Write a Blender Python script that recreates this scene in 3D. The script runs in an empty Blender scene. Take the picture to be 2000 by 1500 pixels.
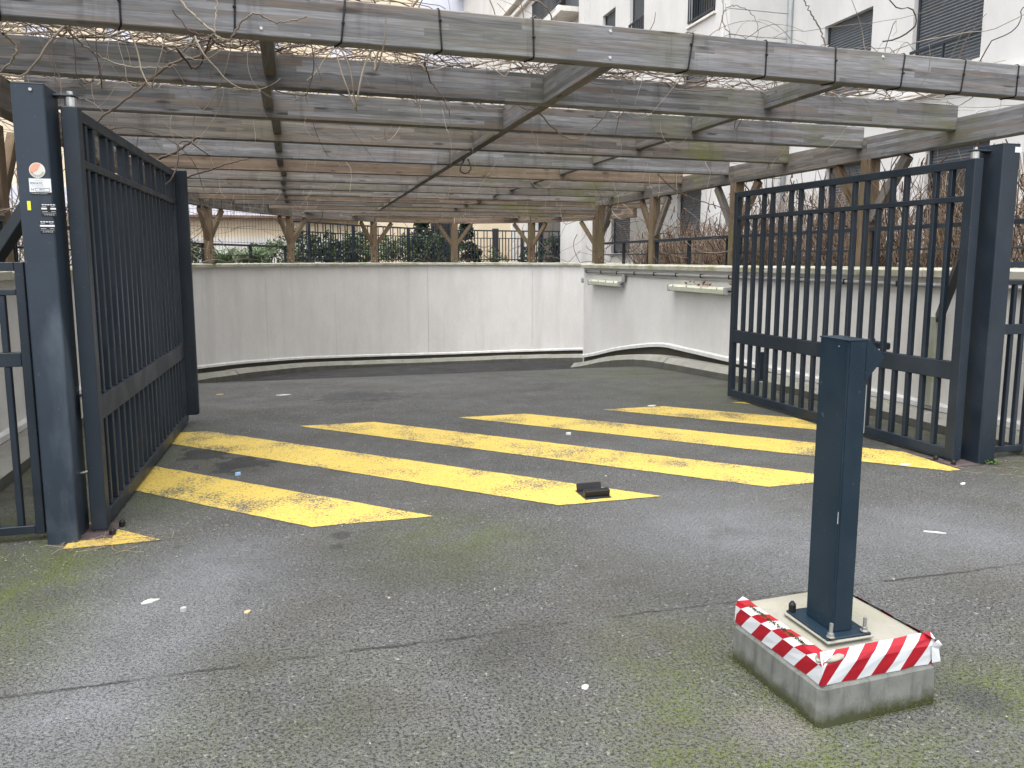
import bpy, bmesh, math, random
from mathutils import Vector, Matrix, noise
from mathutils.geometry import tessellate_polygon
R = math.radians
rnd = random.Random(7)
sc = bpy.context.scene
C = sc.collection

# ------------------------------------------------------------------ camera, sky, sun, exposure
F_PX, PP_Y, HOR = 1520.0, 711.0, 508.0            # focal length / principal point / horizon in 2000 px photo units
YAW, PITCH, EYE = R(15.5), math.atan((711.0 - 508.0) / 1520.0), 1.5
cd = bpy.data.cameras.new('camera'); cam = bpy.data.objects.new('camera', cd); C.objects.link(cam)
cd.sensor_width = 36; cd.sensor_fit = 'HORIZONTAL'; cd.lens = F_PX / 2000 * 36
cd.shift_y = -(750 - PP_Y) / 2000; cd.clip_start = 0.05; cd.clip_end = 500
cam.location = (0, 0, EYE); cam.rotation_euler = (R(90) - PITCH, 0, -YAW)
sc.camera = cam
SUN_EL, SUN_AZ = R(74), R(215)                     # azimuth clockwise from +Y
w = bpy.data.worlds.new('World'); sc.world = w; w.use_nodes = True
nt = w.node_tree; nt.nodes.clear()
wo = nt.nodes.new('ShaderNodeOutputWorld'); bg = nt.nodes.new('ShaderNodeBackground')
sky = nt.nodes.new('ShaderNodeTexSky'); sky.sky_type = 'NISHITA'; sky.sun_disc = False
sky.sun_elevation = SUN_EL; sky.sun_rotation = SUN_AZ; sky.dust_density = 4.0; sky.air_density = 1.0
hs = nt.nodes.new('ShaderNodeHueSaturation'); hs.inputs['Saturation'].default_value = 0.22
nt.links.new(sky.outputs[0], hs.inputs['Color']); nt.links.new(hs.outputs[0], bg.inputs[0])
bg.inputs[1].default_value = 0.15
nt.links.new(bg.outputs[0], wo.inputs[0])
sl = bpy.data.lights.new('sun', 'SUN'); so = bpy.data.objects.new('sun', sl); C.objects.link(so)
sl.energy = 0.6; sl.angle = R(80); sl.color = (1.0, 0.97, 0.93)
sd = Vector((math.sin(SUN_AZ) * math.cos(SUN_EL), math.cos(SUN_AZ) * math.cos(SUN_EL), math.sin(SUN_EL)))
so.rotation_euler = (-sd).to_track_quat('-Z', 'Y').to_euler(); so.location = (0, -5, 20)
sc.view_settings.view_transform = 'Standard'; sc.view_settings.look = 'None'
sc.view_settings.exposure = 1.6; sc.view_settings.gamma = 1.0
sc.view_settings.use_curve_mapping = False
sc.render.engine = 'CYCLES'; sc.cycles.max_bounces = 5; sc.cycles.diffuse_bounces = 4; sc.cycles.glossy_bounces = 2; sc.cycles.transmission_bounces = 1

# photo pixel -> direction -> point on a known plane
cp, sp, cy, sy = math.cos(PITCH), math.sin(PITCH), math.cos(YAW), math.sin(YAW)
FW = Vector((sy * cp, cy * cp, -sp)); RT = Vector((cy, -sy, 0)); UP = RT.cross(FW)
def ray(px, py): return FW + RT * ((px - 1000) / F_PX) - UP * ((py - PP_Y) / F_PX)
def at_z(px, py, z=0.0):
    d = ray(px, py); return Vector((0, 0, EYE)) + d * ((z - EYE) / d.z)
def at_y(px, py, y):
    d = ray(px, py); return Vector((0, 0, EYE)) + d * (y / d.y)
def at_x(px, py, x):
    d = ray(px, py); return Vector((0, 0, EYE)) + d * (x / d.x)
def at_d(px, depth):                                # horizontal position at a given level distance
    x = (px - 1000) / F_PX * depth
    return Vector((x * cy + depth * sy, -x * sy + depth * cy, 0))

# ------------------------------------------------------------------ node helpers
class NT:
    def __init__(s, name, rough=0.7, spec=0.3):
        s.m = bpy.data.materials.new(name); s.m.use_nodes = True; s.t = s.m.node_tree
        s.b = s.t.nodes['Principled BSDF']; s.b.inputs['Roughness'].default_value = rough
        s.b.inputs['Specular IOR Level'].default_value = spec
        s.geo = None; s.tc = None; s.oi = None
    def n(s, k): return s.t.nodes.new(k)
    def l(s, a, b): s.t.links.new(a, b)
    def pos(s):
        if not s.geo: s.geo = s.n('ShaderNodeNewGeometry')
        return s.geo.outputs['Position']
    def obj(s):
        if not s.tc: s.tc = s.n('ShaderNodeTexCoord')
        return s.tc.outputs['Object']
    def rand(s):
        if not s.oi: s.oi = s.n('ShaderNodeObjectInfo')
        return s.oi.outputs['Random']
    def val(s, sock, v):
        if isinstance(v, (int, float)): sock.default_value = v
        elif isinstance(v, (tuple, list)): sock.default_value = (*v, 1) if len(v) == 3 and len(sock.default_value) == 4 else v
        else: s.l(v, sock)
    def math(s, op, a, b=0.0, c=0.0, clamp=False):
        n = s.n('ShaderNodeMath'); n.operation = op; n.use_clamp = clamp
        s.val(n.inputs[0], a); s.val(n.inputs[1], b); s.val(n.inputs[2], c); return n.outputs[0]
    def vmath(s, op, a, b=(0, 0, 0)):
        n = s.n('ShaderNodeVectorMath'); n.operation = op; s.val(n.inputs[0], a); s.val(n.inputs[1], b)
        return n.outputs['Value'] if op in ('DISTANCE', 'LENGTH', 'DOT_PRODUCT') else n.outputs[0]
    def noise(s, vec, scale, detail=3, rough=0.55, dist=0.0, out='Fac'):
        n = s.n('ShaderNodeTexNoise'); s.l(vec, n.inputs['Vector'])
        n.inputs['Scale'].default_value = scale; n.inputs['Detail'].default_value = detail
        n.inputs['Roughness'].default_value = rough; n.inputs['Distortion'].default_value = dist
        return n.outputs[out]
    def voro(s, vec, scale, out='Distance', feat='F1', rand=1.0):
        n = s.n('ShaderNodeTexVoronoi'); n.feature = feat; s.l(vec, n.inputs['Vector'])
        n.inputs['Scale'].default_value = scale; n.inputs['Randomness'].default_value = rand; return n.outputs[out]
    def mr(s, v, a, b, c=0.0, d=1.0, smooth=False):
        n = s.n('ShaderNodeMapRange'); n.interpolation_type = 'SMOOTHSTEP' if smooth else 'LINEAR'
        s.val(n.inputs[0], v)
        for i, x in enumerate((a, b, c, d)): n.inputs[i + 1].default_value = x
        return n.outputs[0]
    def mix(s, f, a, b, mode='MIX'):
        n = s.n('ShaderNodeMix'); n.data_type = 'RGBA'; n.blend_type = mode
        s.val(n.inputs[0], f); s.val(n.inputs[6], a); s.val(n.inputs[7], b); return n.outputs[2]
    def sep(s, v):
        n = s.n('ShaderNodeSeparateXYZ'); s.l(v, n.inputs[0]); return n.outputs
    def scale(s, v, sc3):
        n = s.n('ShaderNodeMapping'); s.l(v, n.inputs[0]); n.inputs['Scale'].default_value = sc3; return n.outputs[0]
    def shift_rand(s, v, k=37.0):
        c = s.n('ShaderNodeCombineXYZ'); r = s.math('MULTIPLY', s.rand(), k)
        for i in range(3): s.l(r, c.inputs[i])
        return s.vmath('ADD', v, c.outputs[0])
    def bump(s, h, strength=0.4, dist=0.01):
        n = s.n('ShaderNodeBump'); n.inputs['Strength'].default_value = strength; n.inputs['Distance'].default_value = dist
        s.l(h, n.inputs['Height']); s.l(n.outputs[0], s.b.inputs['Normal'])
    def col(s, c): s.val(s.b.inputs['Base Color'], c)
    def rough(s, r): s.val(s.b.inputs['Roughness'], r)

M = {}
def plain(name, col, rough=0.6, spec=0.3, var=0.12, scale=6.0, bump=0.0, metal=0.0, bscale=60):
    k = NT(name, rough, spec); p = k.pos()
    f = k.noise(p, scale, 4, 0.6)
    a = tuple(x * (1 - var) for x in col); b = tuple(min(1, x * (1 + var)) for x in col)
    k.col(k.mix(k.mr(f, 0.3, 0.7), a, b)); k.b.inputs['Metallic'].default_value = metal
    if bump: k.bump(k.noise(p, bscale, 4, 0.6), bump, 0.004)
    M[name] = k.m; return k.m

# ---- asphalt (shared by the ground and the worn paint)
def blob(k, p, x, y, r0, r1):                      # soft world-space patch, 1 inside r0 -> 0 at r1
    return k.mr(k.vmath('DISTANCE', p, (x, y, 0)), r0, r1, 1.0, 0.0, True)
def asphalt_nodes(k):
    p = k.pos(); X, Y, Z = k.sep(p)
    vn_ = k.n('ShaderNodeTexVoronoi'); k.l(p, vn_.inputs['Vector']); vn_.inputs['Scale'].default_value = 105.0
    stones = vn_.outputs['Distance']; cell = vn_.outputs['Color']; stones2 = k.voro(p, 190.0)
    cellv = k.sep(cell)[0]
    big = k.noise(p, 0.55, 5, 0.6); mid = k.noise(p, 2.2, 6, 0.62); fine = k.noise(p, 38.0, 4, 0.65)
    c = k.mix(k.mr(big, 0.32, 0.68), (0.070, 0.071, 0.068), (0.114, 0.116, 0.118))
    c = k.mix(k.mr(mid, 0.40, 0.75, 0.0, 0.6), c, (0.128, 0.130, 0.131))
    # aggregate: stones light/dark, dark pits between
    c = k.mix(k.mr(cellv, 0.55, 1.0, 0.0, 0.30), c, (0.215, 0.21, 0.195))
    c = k.mix(k.mr(cellv, 0.0, 0.3, 0.32, 0.0), c, (0.055, 0.056, 0.055))
    c = k.mix(k.mr(fine, 0.50, 0.72, 0.0, 0.25), c, (0.05, 0.05, 0.048))
    pits = k.mr(k.noise(p, 85.0, 3, 0.7), 0.55, 0.64, 0.0, 0.86)
    c = k.mix(pits, c, (0.022, 0.022, 0.022))
    c = k.mix(k.mr(k.sep(cell)[1], 0.982, 0.988, 0.0, 0.5), c, (0.32, 0.31, 0.27))
    # moss where it grew: patches by hand + noise break-up
    spots = [(-1.45, 4.05, 0.2, 0.9, 0.9), (-2.0, 4.3, 0.5, 1.5, 1.0), (0.75, 3.95, 0.0, 0.8, 0.75), (1.32, 1.95, 0.2, 0.62, 1.0), (2.45, 1.85, 0.1, 0.6, 0.9), (1.9, 1.62, 0.1, 0.5, 0.8), (1.35, 2.55, 0.05, 0.5, 0.7),
             (0.45, 1.75, 0.0, 1.0, 0.45), (-0.2, 2.4, 0.0, 1.0, 0.3), (-1.3, 3.4, 0.0, 1.0, 0.7), (-0.9, 5.2, 0.1, 0.7, 0.5), (1.9, 1.4, 0.1, 0.9, 0.5), (2.9, 2.0, 0.0, 0.6, 0.5),
             (-1.7, 6.5, 0.3, 1.6, 0.6), (4.9, 7.8, 0.3, 2.2, 0.5), (5.2, 5.5, 0.2, 1.0, 0.6), (4.6, 10.4, 0.2, 1.8, 0.5), (5.6, 4.2, 0.2, 1.2, 0.7)]
    m = None
    for sp_ in spots:
        b = k.math('MULTIPLY', blob(k, p, *sp_[:4]), sp_[4]); m = b if m is None else k.math('MAXIMUM', m, b)
    brk = k.noise(p, 3.2, 6, 0.7); brk2 = k.noise(p, 55.0, 3, 0.7)
    mm = k.math('MULTIPLY', m, k.mr(brk, 0.34, 0.60, 0.10, 1.25))
    mm = k.math('MULTIPLY', mm, k.mr(brk2, 0.40, 0.60, 0.12, 1.0))
    c = k.mix(k.math('MINIMUM', mm, 0.95), c, (0.092, 0.118, 0.020))
    c = k.mix(k.mr(k.noise(p, 1.15, 5, 0.65), 0.48, 0.66, 0.0, 0.5), c, (0.080, 0.076, 0.060))
    # olive tint over the whole near part
    c = k.mix(k.math('MULTIPLY', k.mr(Y, 5.0, 1.0, 0.0, 1.0), k.mr(brk, 0.4, 0.7, 0.0, 0.20)), c, (0.095, 0.099, 0.060))
    # leaf dirt along the kerbs and the far curve
    kd = k.math('MAXIMUM', k.mr(X, 4.55, 5.35), k.mr(X, -1.35, -1.9))
    kd = k.math('MULTIPLY', kd, k.mr(Y, 4.2, 5.2)); kd = k.math('MAXIMUM', kd, k.mr(Y, 16.0, 21.0, 0, 0.55))
    dn = k.noise(k.scale(p, (0.5, 1.2, 1)), 2.6, 7, 0.72)
    c = k.mix(k.math('MULTIPLY', kd, k.mr(dn, 0.45, 0.62)), c, (0.055, 0.047, 0.036))
    far_dark = k.math('MULTIPLY', k.mr(Y, 11.0, 16.5, 0, 0.95), k.mr(mid, 0.3, 0.6, 0.6, 1.0)); c = k.mix(far_dark, c, (0.022, 0.022, 0.024))  # asphalt gets much darker further down the ramp, broken up by noise
    # damp / oil stains with a shape of their own
    sn = k.math('SUBTRACT', k.noise(p, 7.0, 4, 0.65), 0.5); pf = k.scale(p, (1, 1, 0))
    for (x, y, r0, r1, a) in ((*at_z(465, 1177)[:2], 0.02, 0.09, 0.75), (*at_z(470, 1055)[:2], 0.02, 0.10, 0.6), (*at_z(350, 1068)[:2], 0.0, 0.05, 0.6),
                              (*at_z(500, 1068)[:2], 0.0, 0.06, 0.6), (*at_z(660, 1068)[:2], 0.0, 0.10, 0.6), (*at_z(470, 905)[:2], 0.12, 0.55, 0.75), (*at_z(400, 885)[:2], 0.1, 0.5, 0.75),
                              (*at_z(700, 765)[:2], 0.2, 1.2, 0.45), (*at_z(1000, 1260)[:2], 0.1, 0.40, 0.16), (*at_z(665, 1045)[:2], 0.02, 0.12, 0.5), (*at_z(1680, 870)[:2], 0.2, 0.7, 0.5)):
        dd = k.math('ADD', k.vmath('DISTANCE', pf, (x, y, 0)), k.math('MULTIPLY', sn, r1 * 1.6))
        c = k.mix(k.mr(dd, r1 * 0.30, r1 * 0.50, a, 0.0, True), c, (0.030, 0.030, 0.033))
    c = k.mix(k.math('MULTIPLY', blob(k, p, 1.44, 2.02, 0.04, 0.20), k.mr(brk, 0.3, 0.6, 0.2, 0.8)), c, (0.17, 0.155, 0.15)); c = k.mix(k.math('MULTIPLY', blob(k, p, 2.22, 1.98, 0.03, 0.16), 0.7), c, (0.05, 0.05, 0.056))
    # pale dry scuffs
    for (x, y, r1) in ((*at_z(400, 1120)[:2], 0.75), (*at_z(300, 1230)[:2], 0.6), (*at_z(1450, 1040)[:2], 1.2), (*at_z(150, 1390)[:2], 0.55), (*at_z(1850, 1040)[:2], 0.8)):
        c = k.mix(k.math('MULTIPLY', blob(k, p, x, y, 0.05, r1), k.mr(brk, 0.3, 0.62, 0.25, 0.85)), c, (0.165, 0.171, 0.182))
    for (x, y, r1, f_) in ((*at_z(760, 1110)[:2], 0.85, 0.55), (*at_z(1010, 1270)[:2], 0.5, 0.5), (*at_z(1300, 1130)[:2], 0.7, 0.4), (*at_z(500, 1280)[:2], 0.5, 0.35), (*at_z(650, 1400)[:2], 0.4, 0.35)):
        c = k.mix(k.math('MULTIPLY', k.math('MULTIPLY', blob(k, p, x, y, 0.05, r1), k.mr(brk, 0.3, 0.65, 0.3, 1.0)), f_), c, (0.056, 0.055, 0.047))
    # paving joint parallel to the gate
    wob = k.math('MULTIPLY', k.math('SUBTRACT', k.noise(p, 3.0, 4, 0.7), 0.5), 0.07)
    ds = k.math('ABSOLUTE', k.math('SUBTRACT', k.math('ADD', Y, wob), 2.90))
    gate = k.mr(k.noise(p, 4.0, 3, 0.6), 0.34, 0.56)
    seam = k.math('MULTIPLY', k.mr(ds, 0.003, 0.014, 1.0, 0.0), gate)
    c = k.mix(k.math('MULTIPLY', seam, 0.75), c, (0.03, 0.03, 0.028))
    h = k.math('ADD', k.math('MULTIPLY', k.mr(stones, 0.0, 0.7, 1.0, 0.0), 0.7), k.math('MULTIPLY', k.mr(stones2, 0, 0.8, 1, 0), 0.2))
    h = k.math('SUBTRACT', h, k.math('MULTIPLY', pits, 0.9))
    h = k.math('SUBTRACT', h, k.math('MULTIPLY', seam, 1.2))
    return p, c, h, brk, stones, fine
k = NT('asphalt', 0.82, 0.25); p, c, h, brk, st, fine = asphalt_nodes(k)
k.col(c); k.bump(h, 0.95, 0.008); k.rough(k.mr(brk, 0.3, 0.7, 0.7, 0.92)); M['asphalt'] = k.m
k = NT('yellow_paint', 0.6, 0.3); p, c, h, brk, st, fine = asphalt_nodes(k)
ye = k.mix(k.mr(k.noise(p, 1.6, 4, 0.6), 0.3, 0.7), (0.54, 0.39, 0.085), (0.63, 0.47, 0.105))
worn = k.mr(k.noise(p, 1.9, 5, 0.6), 0.46, 0.66)
thr = k.math('ADD', k.noise(p, 70.0, 3, 0.7), k.math('MULTIPLY', worn, 0.17))
thr = k.math('ADD', thr, k.math('MULTIPLY', k.mr(st, 0.35, 0.8), 0.10))
lost = k.mr(thr, 0.615, 0.70)
hair = k.math('MULTIPLY', k.mr(k.noise(p, 8.0, 5, 0.7), 0.5, 0.8), 0.30)
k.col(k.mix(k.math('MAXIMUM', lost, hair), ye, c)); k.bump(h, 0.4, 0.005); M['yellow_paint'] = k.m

# ---- painted render on the ramp walls
def render_mat(name, c1, c2, stain=(0.40, 0.38, 0.33), sv=0.5):
    k = NT(name, 0.85, 0.2); p = k.pos(); X, Y, Z = k.sep(p)
    c = k.mix(k.mr(k.noise(p, 0.9, 4, 0.6), 0.3, 0.7), c1, c2)
    st = k.noise(k.scale(p, (1.6, 1.6, 0.14)), 1.2, 6, 0.62)
    c = k.mix(k.mr(st, 0.54, 0.80, 0, sv), c, stain)
    fine = k.noise(p, 14, 5, 0.7); c = k.mix(k.mr(fine, 0.5, 0.8, 0, 0.25), c, stain)
    low = k.math('MULTIPLY', k.mr(k.noise(k.scale(p, (1, 1, .4)), 1.3, 5, 0.7), 0.42, 0.66), 0.4)
    c = k.mix(low, c, tuple(x * 0.82 for x in c1))
    k.col(c); k.bump(k.math('ADD', k.noise(p, 160, 3, 0.7), k.noise(p, 9, 3, .5)), 0.25, 0.004); M[name] = k.m
render_mat('wall_render', (0.70, 0.68, 0.645), (0.77, 0.755, 0.725), (0.47, 0.45, 0.40), 0.55)
render_mat('white_render', (0.62, 0.61, 0.595), (0.68, 0.675, 0.66), (0.6, 0.58, 0.55), 0.25)
render_mat('cream_render', (0.70, 0.585, 0.42), (0.76, 0.66, 0.50), (0.55, 0.47, 0.36), 0.25)
render_mat('pink_render', (0.60, 0.49, 0.40), (0.66, 0.55, 0.46), (0.46, 0.38, 0.31), 0.3)

def concrete(name, c1, c2, moss=0.0, mosscol=(0.16, 0.18, 0.05), dark=0.3):
    k = NT(name, 0.88, 0.2); p = k.pos(); pr = k.shift_rand(p, 11)
    c = k.mix(k.mr(k.noise(pr, 3.0, 5, 0.65), 0.3, 0.7), c1, c2)
    c = k.mix(k.mr(k.noise(k.scale(p, (6, 6, 0.8)), 1.5, 5, 0.7), 0.5, 0.75, 0, dark), c, tuple(x * 0.45 for x in c1))
    if moss: c = k.mix(k.mr(k.noise(p, 2.2, 6, 0.7), 0.46, 0.66, 0, moss), c, mosscol)
    c = k.mix(k.mr(k.rand(), 0, 1, 0, 0.22), c, tuple(x * 0.7 for x in c1))
    k.col(c); k.bump(k.noise(p, 120, 4, 0.7), 0.3, 0.004); M[name] = k.m
concrete('coping_stone', (0.50, 0.48, 0.40), (0.62, 0.61, 0.54), 0.75, (0.22, 0.24, 0.055))
concrete('kerb_concrete', (0.23, 0.225, 0.20), (0.32, 0.315, 0.285), 0.35, (0.17, 0.175, 0.085))
concrete('gutter_concrete', (0.085, 0.084, 0.074), (0.135, 0.133, 0.118), 0.3, (0.085, 0.09, 0.04))
concrete('plinth_shade_concrete', (0.062, 0.056, 0.045), (0.10, 0.09, 0.072), 0.3, (0.06, 0.06, 0.03))  # bare concrete with the recess shadow under the trim put into its colour
concrete('block_concrete', (0.115, 0.12, 0.112), (0.185, 0.19, 0.178), 0.5, (0.085, 0.088, 0.035), 0.75)
k = NT('block_stained', 0.9, 0.2); p = k.pos(); Z_ = k.sep(p)[2]
c = k.mix(k.mr(k.noise(p, 9.0, 5, 0.65), 0.3, 0.7), (0.125, 0.13, 0.12), (0.20, 0.205, 0.19))
c = k.mix(k.mr(k.noise(k.scale(p, (30, 30, 5)), 1.0, 5, 0.7), 0.5, 0.7, 0, 0.55), c, (0.05, 0.05, 0.046))
c = k.mix(k.math('MULTIPLY', k.mr(k.math('ADD', Z_, k.math('MULTIPLY', k.noise(p, 11, 5, 0.7), -0.10)), 0.012, -0.03), 0.9), c, (0.045, 0.05, 0.018))
k.col(c); k.bump(k.noise(p, 140, 4, 0.7), 0.35, 0.004); M['block_stained'] = k.m
concrete('mortar', (0.25, 0.24, 0.205), (0.36, 0.345, 0.30), 0.4, (0.27, 0.27, 0.17))
concrete('pier_concrete', (0.30, 0.31, 0.25), (0.40, 0.41, 0.34), 0.7, (0.2, 0.22, 0.12))
plain('strip_white', (0.66, 0.66, 0.64), 0.5, 0.4, 0.12, 5)
plain('soil', (0.06, 0.045, 0.03), 0.95, 0.1, 0.4, 8, 0.6, bscale=25)
plain('concrete_slab', (0.3, 0.29, 0.27), 0.9, 0.2, 0.2, 4)

# ---- wood
def wood(name, c1, c2, lam, green=0.25, dark=(0.055, 0.05, 0.047)):
    k = NT(name, 0.88, 0.15); o = k.shift_rand(k.obj(), 23.0); X, Y, Z = k.sep(k.obj())
    # laminations: one tone per 42 mm layer and per length of board
    zi = k.math('FLOOR', k.math('MULTIPLY', Z, 1 / 0.042))
    cmb = k.n('ShaderNodeCombineXYZ'); k.l(zi, cmb.inputs[0]); k.l(k.rand(), cmb.inputs[1])
    wn = k.n('ShaderNodeTexWhiteNoise'); k.l(cmb.outputs[0], wn.inputs['Vector'])
    xo = k.math('FLOOR', k.math('ADD', k.math('MULTIPLY', X, 0.55), k.math('MULTIPLY', wn.outputs[0], 7.0)))
    cm2 = k.n('ShaderNodeCombineXYZ'); k.l(xo, cm2.inputs[0]); k.l(zi, cm2.inputs[1]); k.l(k.rand(), cm2.inputs[2])
    wn2 = k.n('ShaderNodeTexWhiteNoise'); k.l(cm2.outputs[0], wn2.inputs['Vector'])
    cmw = k.n('ShaderNodeCombineXYZ'); k.l(k.math('MULTIPLY', wn2.outputs[0], 9.0), cmw.inputs[1])
    og = k.vmath('ADD', o, cmw.outputs[0])
    g1 = k.noise(k.scale(og, (1.1, 13, 13)), 2.0, 4, 0.6, 1.6)
    g2 = k.noise(k.scale(og, (1.3, 60, 60)), 2.0, 3, 0.65, 0.3)
    c = k.mix(k.mr(g1, 0.3, 0.7), c1, c2)
    c = k.mix(k.mr(g2, 0.48, 0.70, 0, 0.45), c, tuple(x * 0.42 for x in c1))
    tone = k.math('ADD', 1.0 - 0.42 * lam, k.math('MULTIPLY', wn2.outputs[0], 0.80 * lam + 0.02))
    tone = k.math('MULTIPLY', tone, k.math('ADD', 0.86, k.math('MULTIPLY', k.rand(), 0.28)))
    vm = k.n('ShaderNodeVectorMath'); vm.operation = 'SCALE'; k.l(c, vm.inputs[0]); k.l(tone, vm.inputs['Scale']); c = vm.outputs[0]
    # warm, less weathered runs
    warm = k.mr(k.noise(k.scale(og, (0.5, 7, 7)), 1.2, 4, 0.6), 0.50, 0.68, 0, 0.7)
    c = k.mix(warm, c, (0.165, 0.120, 0.084))
    # knots
    kv = k.scale(og, (3.0, 14, 14)); kd = k.voro(kv, 1.0); kc = k.sep(k.voro(kv, 1.0, out='Color'))[0]
    kn = k.math('MULTIPLY', k.mr(kd, 0.12, 0.26, 1, 0), k.mr(kc, 0.60, 0.66, 0, 1))
    c = k.mix(k.math('MULTIPLY', kn, 0.85), c, dark)
    # glue lines and checks
    fz = k.math('FRACT', k.math('MULTIPLY', Z, 1 / 0.042)); gl = k.math('MULTIPLY', k.mr(k.math('ABSOLUTE', k.math('SUBTRACT', fz, 0.5)), 0.475, 0.5), 0.55 * lam)
    chk = k.mr(k.noise(k.scale(o, (0.7, 60, 60)), 1.5, 3, 0.6), 0.68, 0.72, 0, 0.8)
    c = k.mix(k.math('MAXIMUM', gl, chk), c, dark)
    # run-off stains and algae
    p = k.pos(); st = k.noise(k.scale(p, (4.0, 1.2, 0.5)), 1.5, 5, 0.7)
    c = k.mix(k.mr(st, 0.55, 0.74, 0, 0.55), c, (0.05, 0.047, 0.044))
    al = k.noise(p, 0.85, 5, 0.62); PX = k.sep(p)[0]
    am = k.math('MULTIPLY', k.mr(al, 0.52, 0.68), k.mr(PX, 0.5, 5.0, 0.25, 1.0))
    c = k.mix(k.math('MULTIPLY', am, green), c, (0.115, 0.125, 0.035))
    k.col(c); k.bump(k.math('SUBTRACT', k.math('ADD', g2, k.math('MULTIPLY', g1, 0.5)), k.math('MAXIMUM', gl, chk)), 0.35, 0.005)
    M[name] = k.m
wood('wood_grey', (0.125, 0.125, 0.128), (0.225, 0.226, 0.232), 0.75, 0.5)
wood('wood_mid', (0.118, 0.108, 0.098), (0.21, 0.193, 0.176), 0.8, 0.7)
wood('wood_brown', (0.125, 0.094, 0.070), (0.215, 0.168, 0.128), 0.8, 0.35, (0.06, 0.035, 0.02))
wood('wood_post', (0.125, 0.090, 0.058), (0.215, 0.160, 0.108), 0.15, 0.4, (0.06, 0.035, 0.02))
wood('wood_board', (0.12, 0.075, 0.04), (0.2, 0.13, 0.075), 0.05, 0.1, (0.05, 0.03, 0.02))

# ---- steel, plastics, building stuff
def steel(name, col, rough=0.42, fade=0.25, fcol=(0.12, 0.145, 0.17), sc_=2.2):
    k = NT(name, rough, 0.45); p = k.pos()
    c = k.mix(k.mr(k.noise(p, 5, 4, 0.6), 0.3, 0.7), col, tuple(x * 1.25 for x in col))
    fd = k.noise(k.scale(p, (1, 1, 0.55)), sc_, 5, 0.6, 0.8)
    c = k.mix(k.mr(fd, 0.50, 0.66, 0, fade), c, fcol)
    spk = k.mr(k.noise(p, 60, 2, 0.6), 0.70, 0.74, 0, 0.35)
    c = k.mix(spk, c, (0.16, 0.17, 0.18))
    k.col(c); k.rough(k.mr(fd, 0.4, 0.7, rough - 0.06, rough + 0.2)); k.bump(k.noise(p, 240, 2, 0.5), 0.05, 0.002); M[name] = k.m
steel('steel_navy', (0.0115, 0.0185, 0.028), 0.45, 0.2, (0.045, 0.06, 0.078))
steel('steel_faded', (0.019, 0.030, 0.044), 0.5, 0.8, (0.075, 0.096, 0.122), 1.5)
steel('steel_gloss', (0.0095, 0.021, 0.033), 0.28, 0.15, (0.045, 0.065, 0.088))
plain('rubber', (0.012, 0.012, 0.014), 0.75, 0.3)
plain('black_plastic', (0.010, 0.010, 0.011), 0.45, 0.4)
plain('zinc', (0.52, 0.52, 0.5), 0.4, 0.5, 0.2, 20, metal=0.85)
plain('rusty_plate', (0.085, 0.066, 0.066), 0.8, 0.25, 0.3, 14, 0.3)
plain('tape_red', (0.30, 0.004, 0.014), 0.42, 0.45, 0.1)
plain('tape_white', (0.56, 0.58, 0.60), 0.42, 0.45, 0.05)
plain('conduit', (0.33, 0.33, 0.32), 0.5, 0.4)
plain('diffuser', (0.58, 0.60, 0.46), 0.35, 0.5, 0.1, 9)
plain('lamp_grey', (0.36, 0.36, 0.35), 0.5, 0.4)
plain('shutter', (0.105, 0.115, 0.125), 0.55, 0.35, 0.1)
plain('frame_dark', (0.03, 0.036, 0.045), 0.5, 0.4)
plain('glass_dark', (0.02, 0.024, 0.03), 0.08, 0.6, 0.3, 1.0)
plain('zinc_pipe', (0.42, 0.45, 0.46), 0.5, 0.4)
plain('stone_trim', (0.72, 0.70, 0.66), 0.8, 0.2)
plain('roof_brown', (0.16, 0.10, 0.075), 0.7, 0.3)
plain('lavender', (0.60, 0.62, 0.70), 0.7, 0.3, 0.05)
plain('sticker_white', (0.70, 0.72, 0.74), 0.4, 0.4, 0.03)
plain('sticker_black', (0.012, 0.012, 0.014), 0.4, 0.4)
plain('sticker_orange', (0.75, 0.36, 0.25), 0.4, 0.4)
plain('sticker_yellow', (0.72, 0.68, 0.05), 0.4, 0.4)
plain('sticker_cream', (0.72, 0.70, 0.62), 0.4, 0.4)
plain('grit', (0.28, 0.26, 0.215), 0.9, 0.2, 0.5, 30)
plain('paper', (0.66, 0.66, 0.64), 0.8, 0.2)
plain('tan_leaf', (0.42, 0.32, 0.20), 0.85, 0.2, 0.3, 30)
plain('blue_cap', (0.32, 0.52, 0.78), 0.4, 0.4)
def plant(name, a, b, rough=0.7, spec=0.2, scale=3.0, trans=0.0):
    k = NT(name, rough, spec); p = k.pos()
    c = k.mix(k.mr(k.noise(p, scale, 3, 0.6), 0.32, 0.68), a, b)
    k.col(c); M[name] = k.m
plant('vine_dark', (0.07, 0.05, 0.04), (0.125, 0.092, 0.075), scale=5)
plant('vine_pale', (0.24, 0.20, 0.155), (0.40, 0.35, 0.28), scale=5)
plant('vine_mid', (0.14, 0.11, 0.088), (0.25, 0.205, 0.168), scale=5)
plant('dry_stem', (0.19, 0.135, 0.095), (0.38, 0.295, 0.22), scale=4)
plant('dry_dark', (0.06, 0.035, 0.026), (0.12, 0.075, 0.055), scale=4)
plant('leaf_dark', (0.018, 0.034, 0.014), (0.045, 0.075, 0.026), 0.45, 0.4)
plant('leaf_mid', (0.035, 0.065, 0.022), (0.085, 0.13, 0.045), 0.5, 0.4)
plant('leaf_pale', (0.11, 0.17, 0.085), (0.22, 0.30, 0.17), 0.55, 0.3)
plant('leaf_conifer', (0.012, 0.026, 0.014), (0.03, 0.05, 0.026), 0.6, 0.2)
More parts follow.
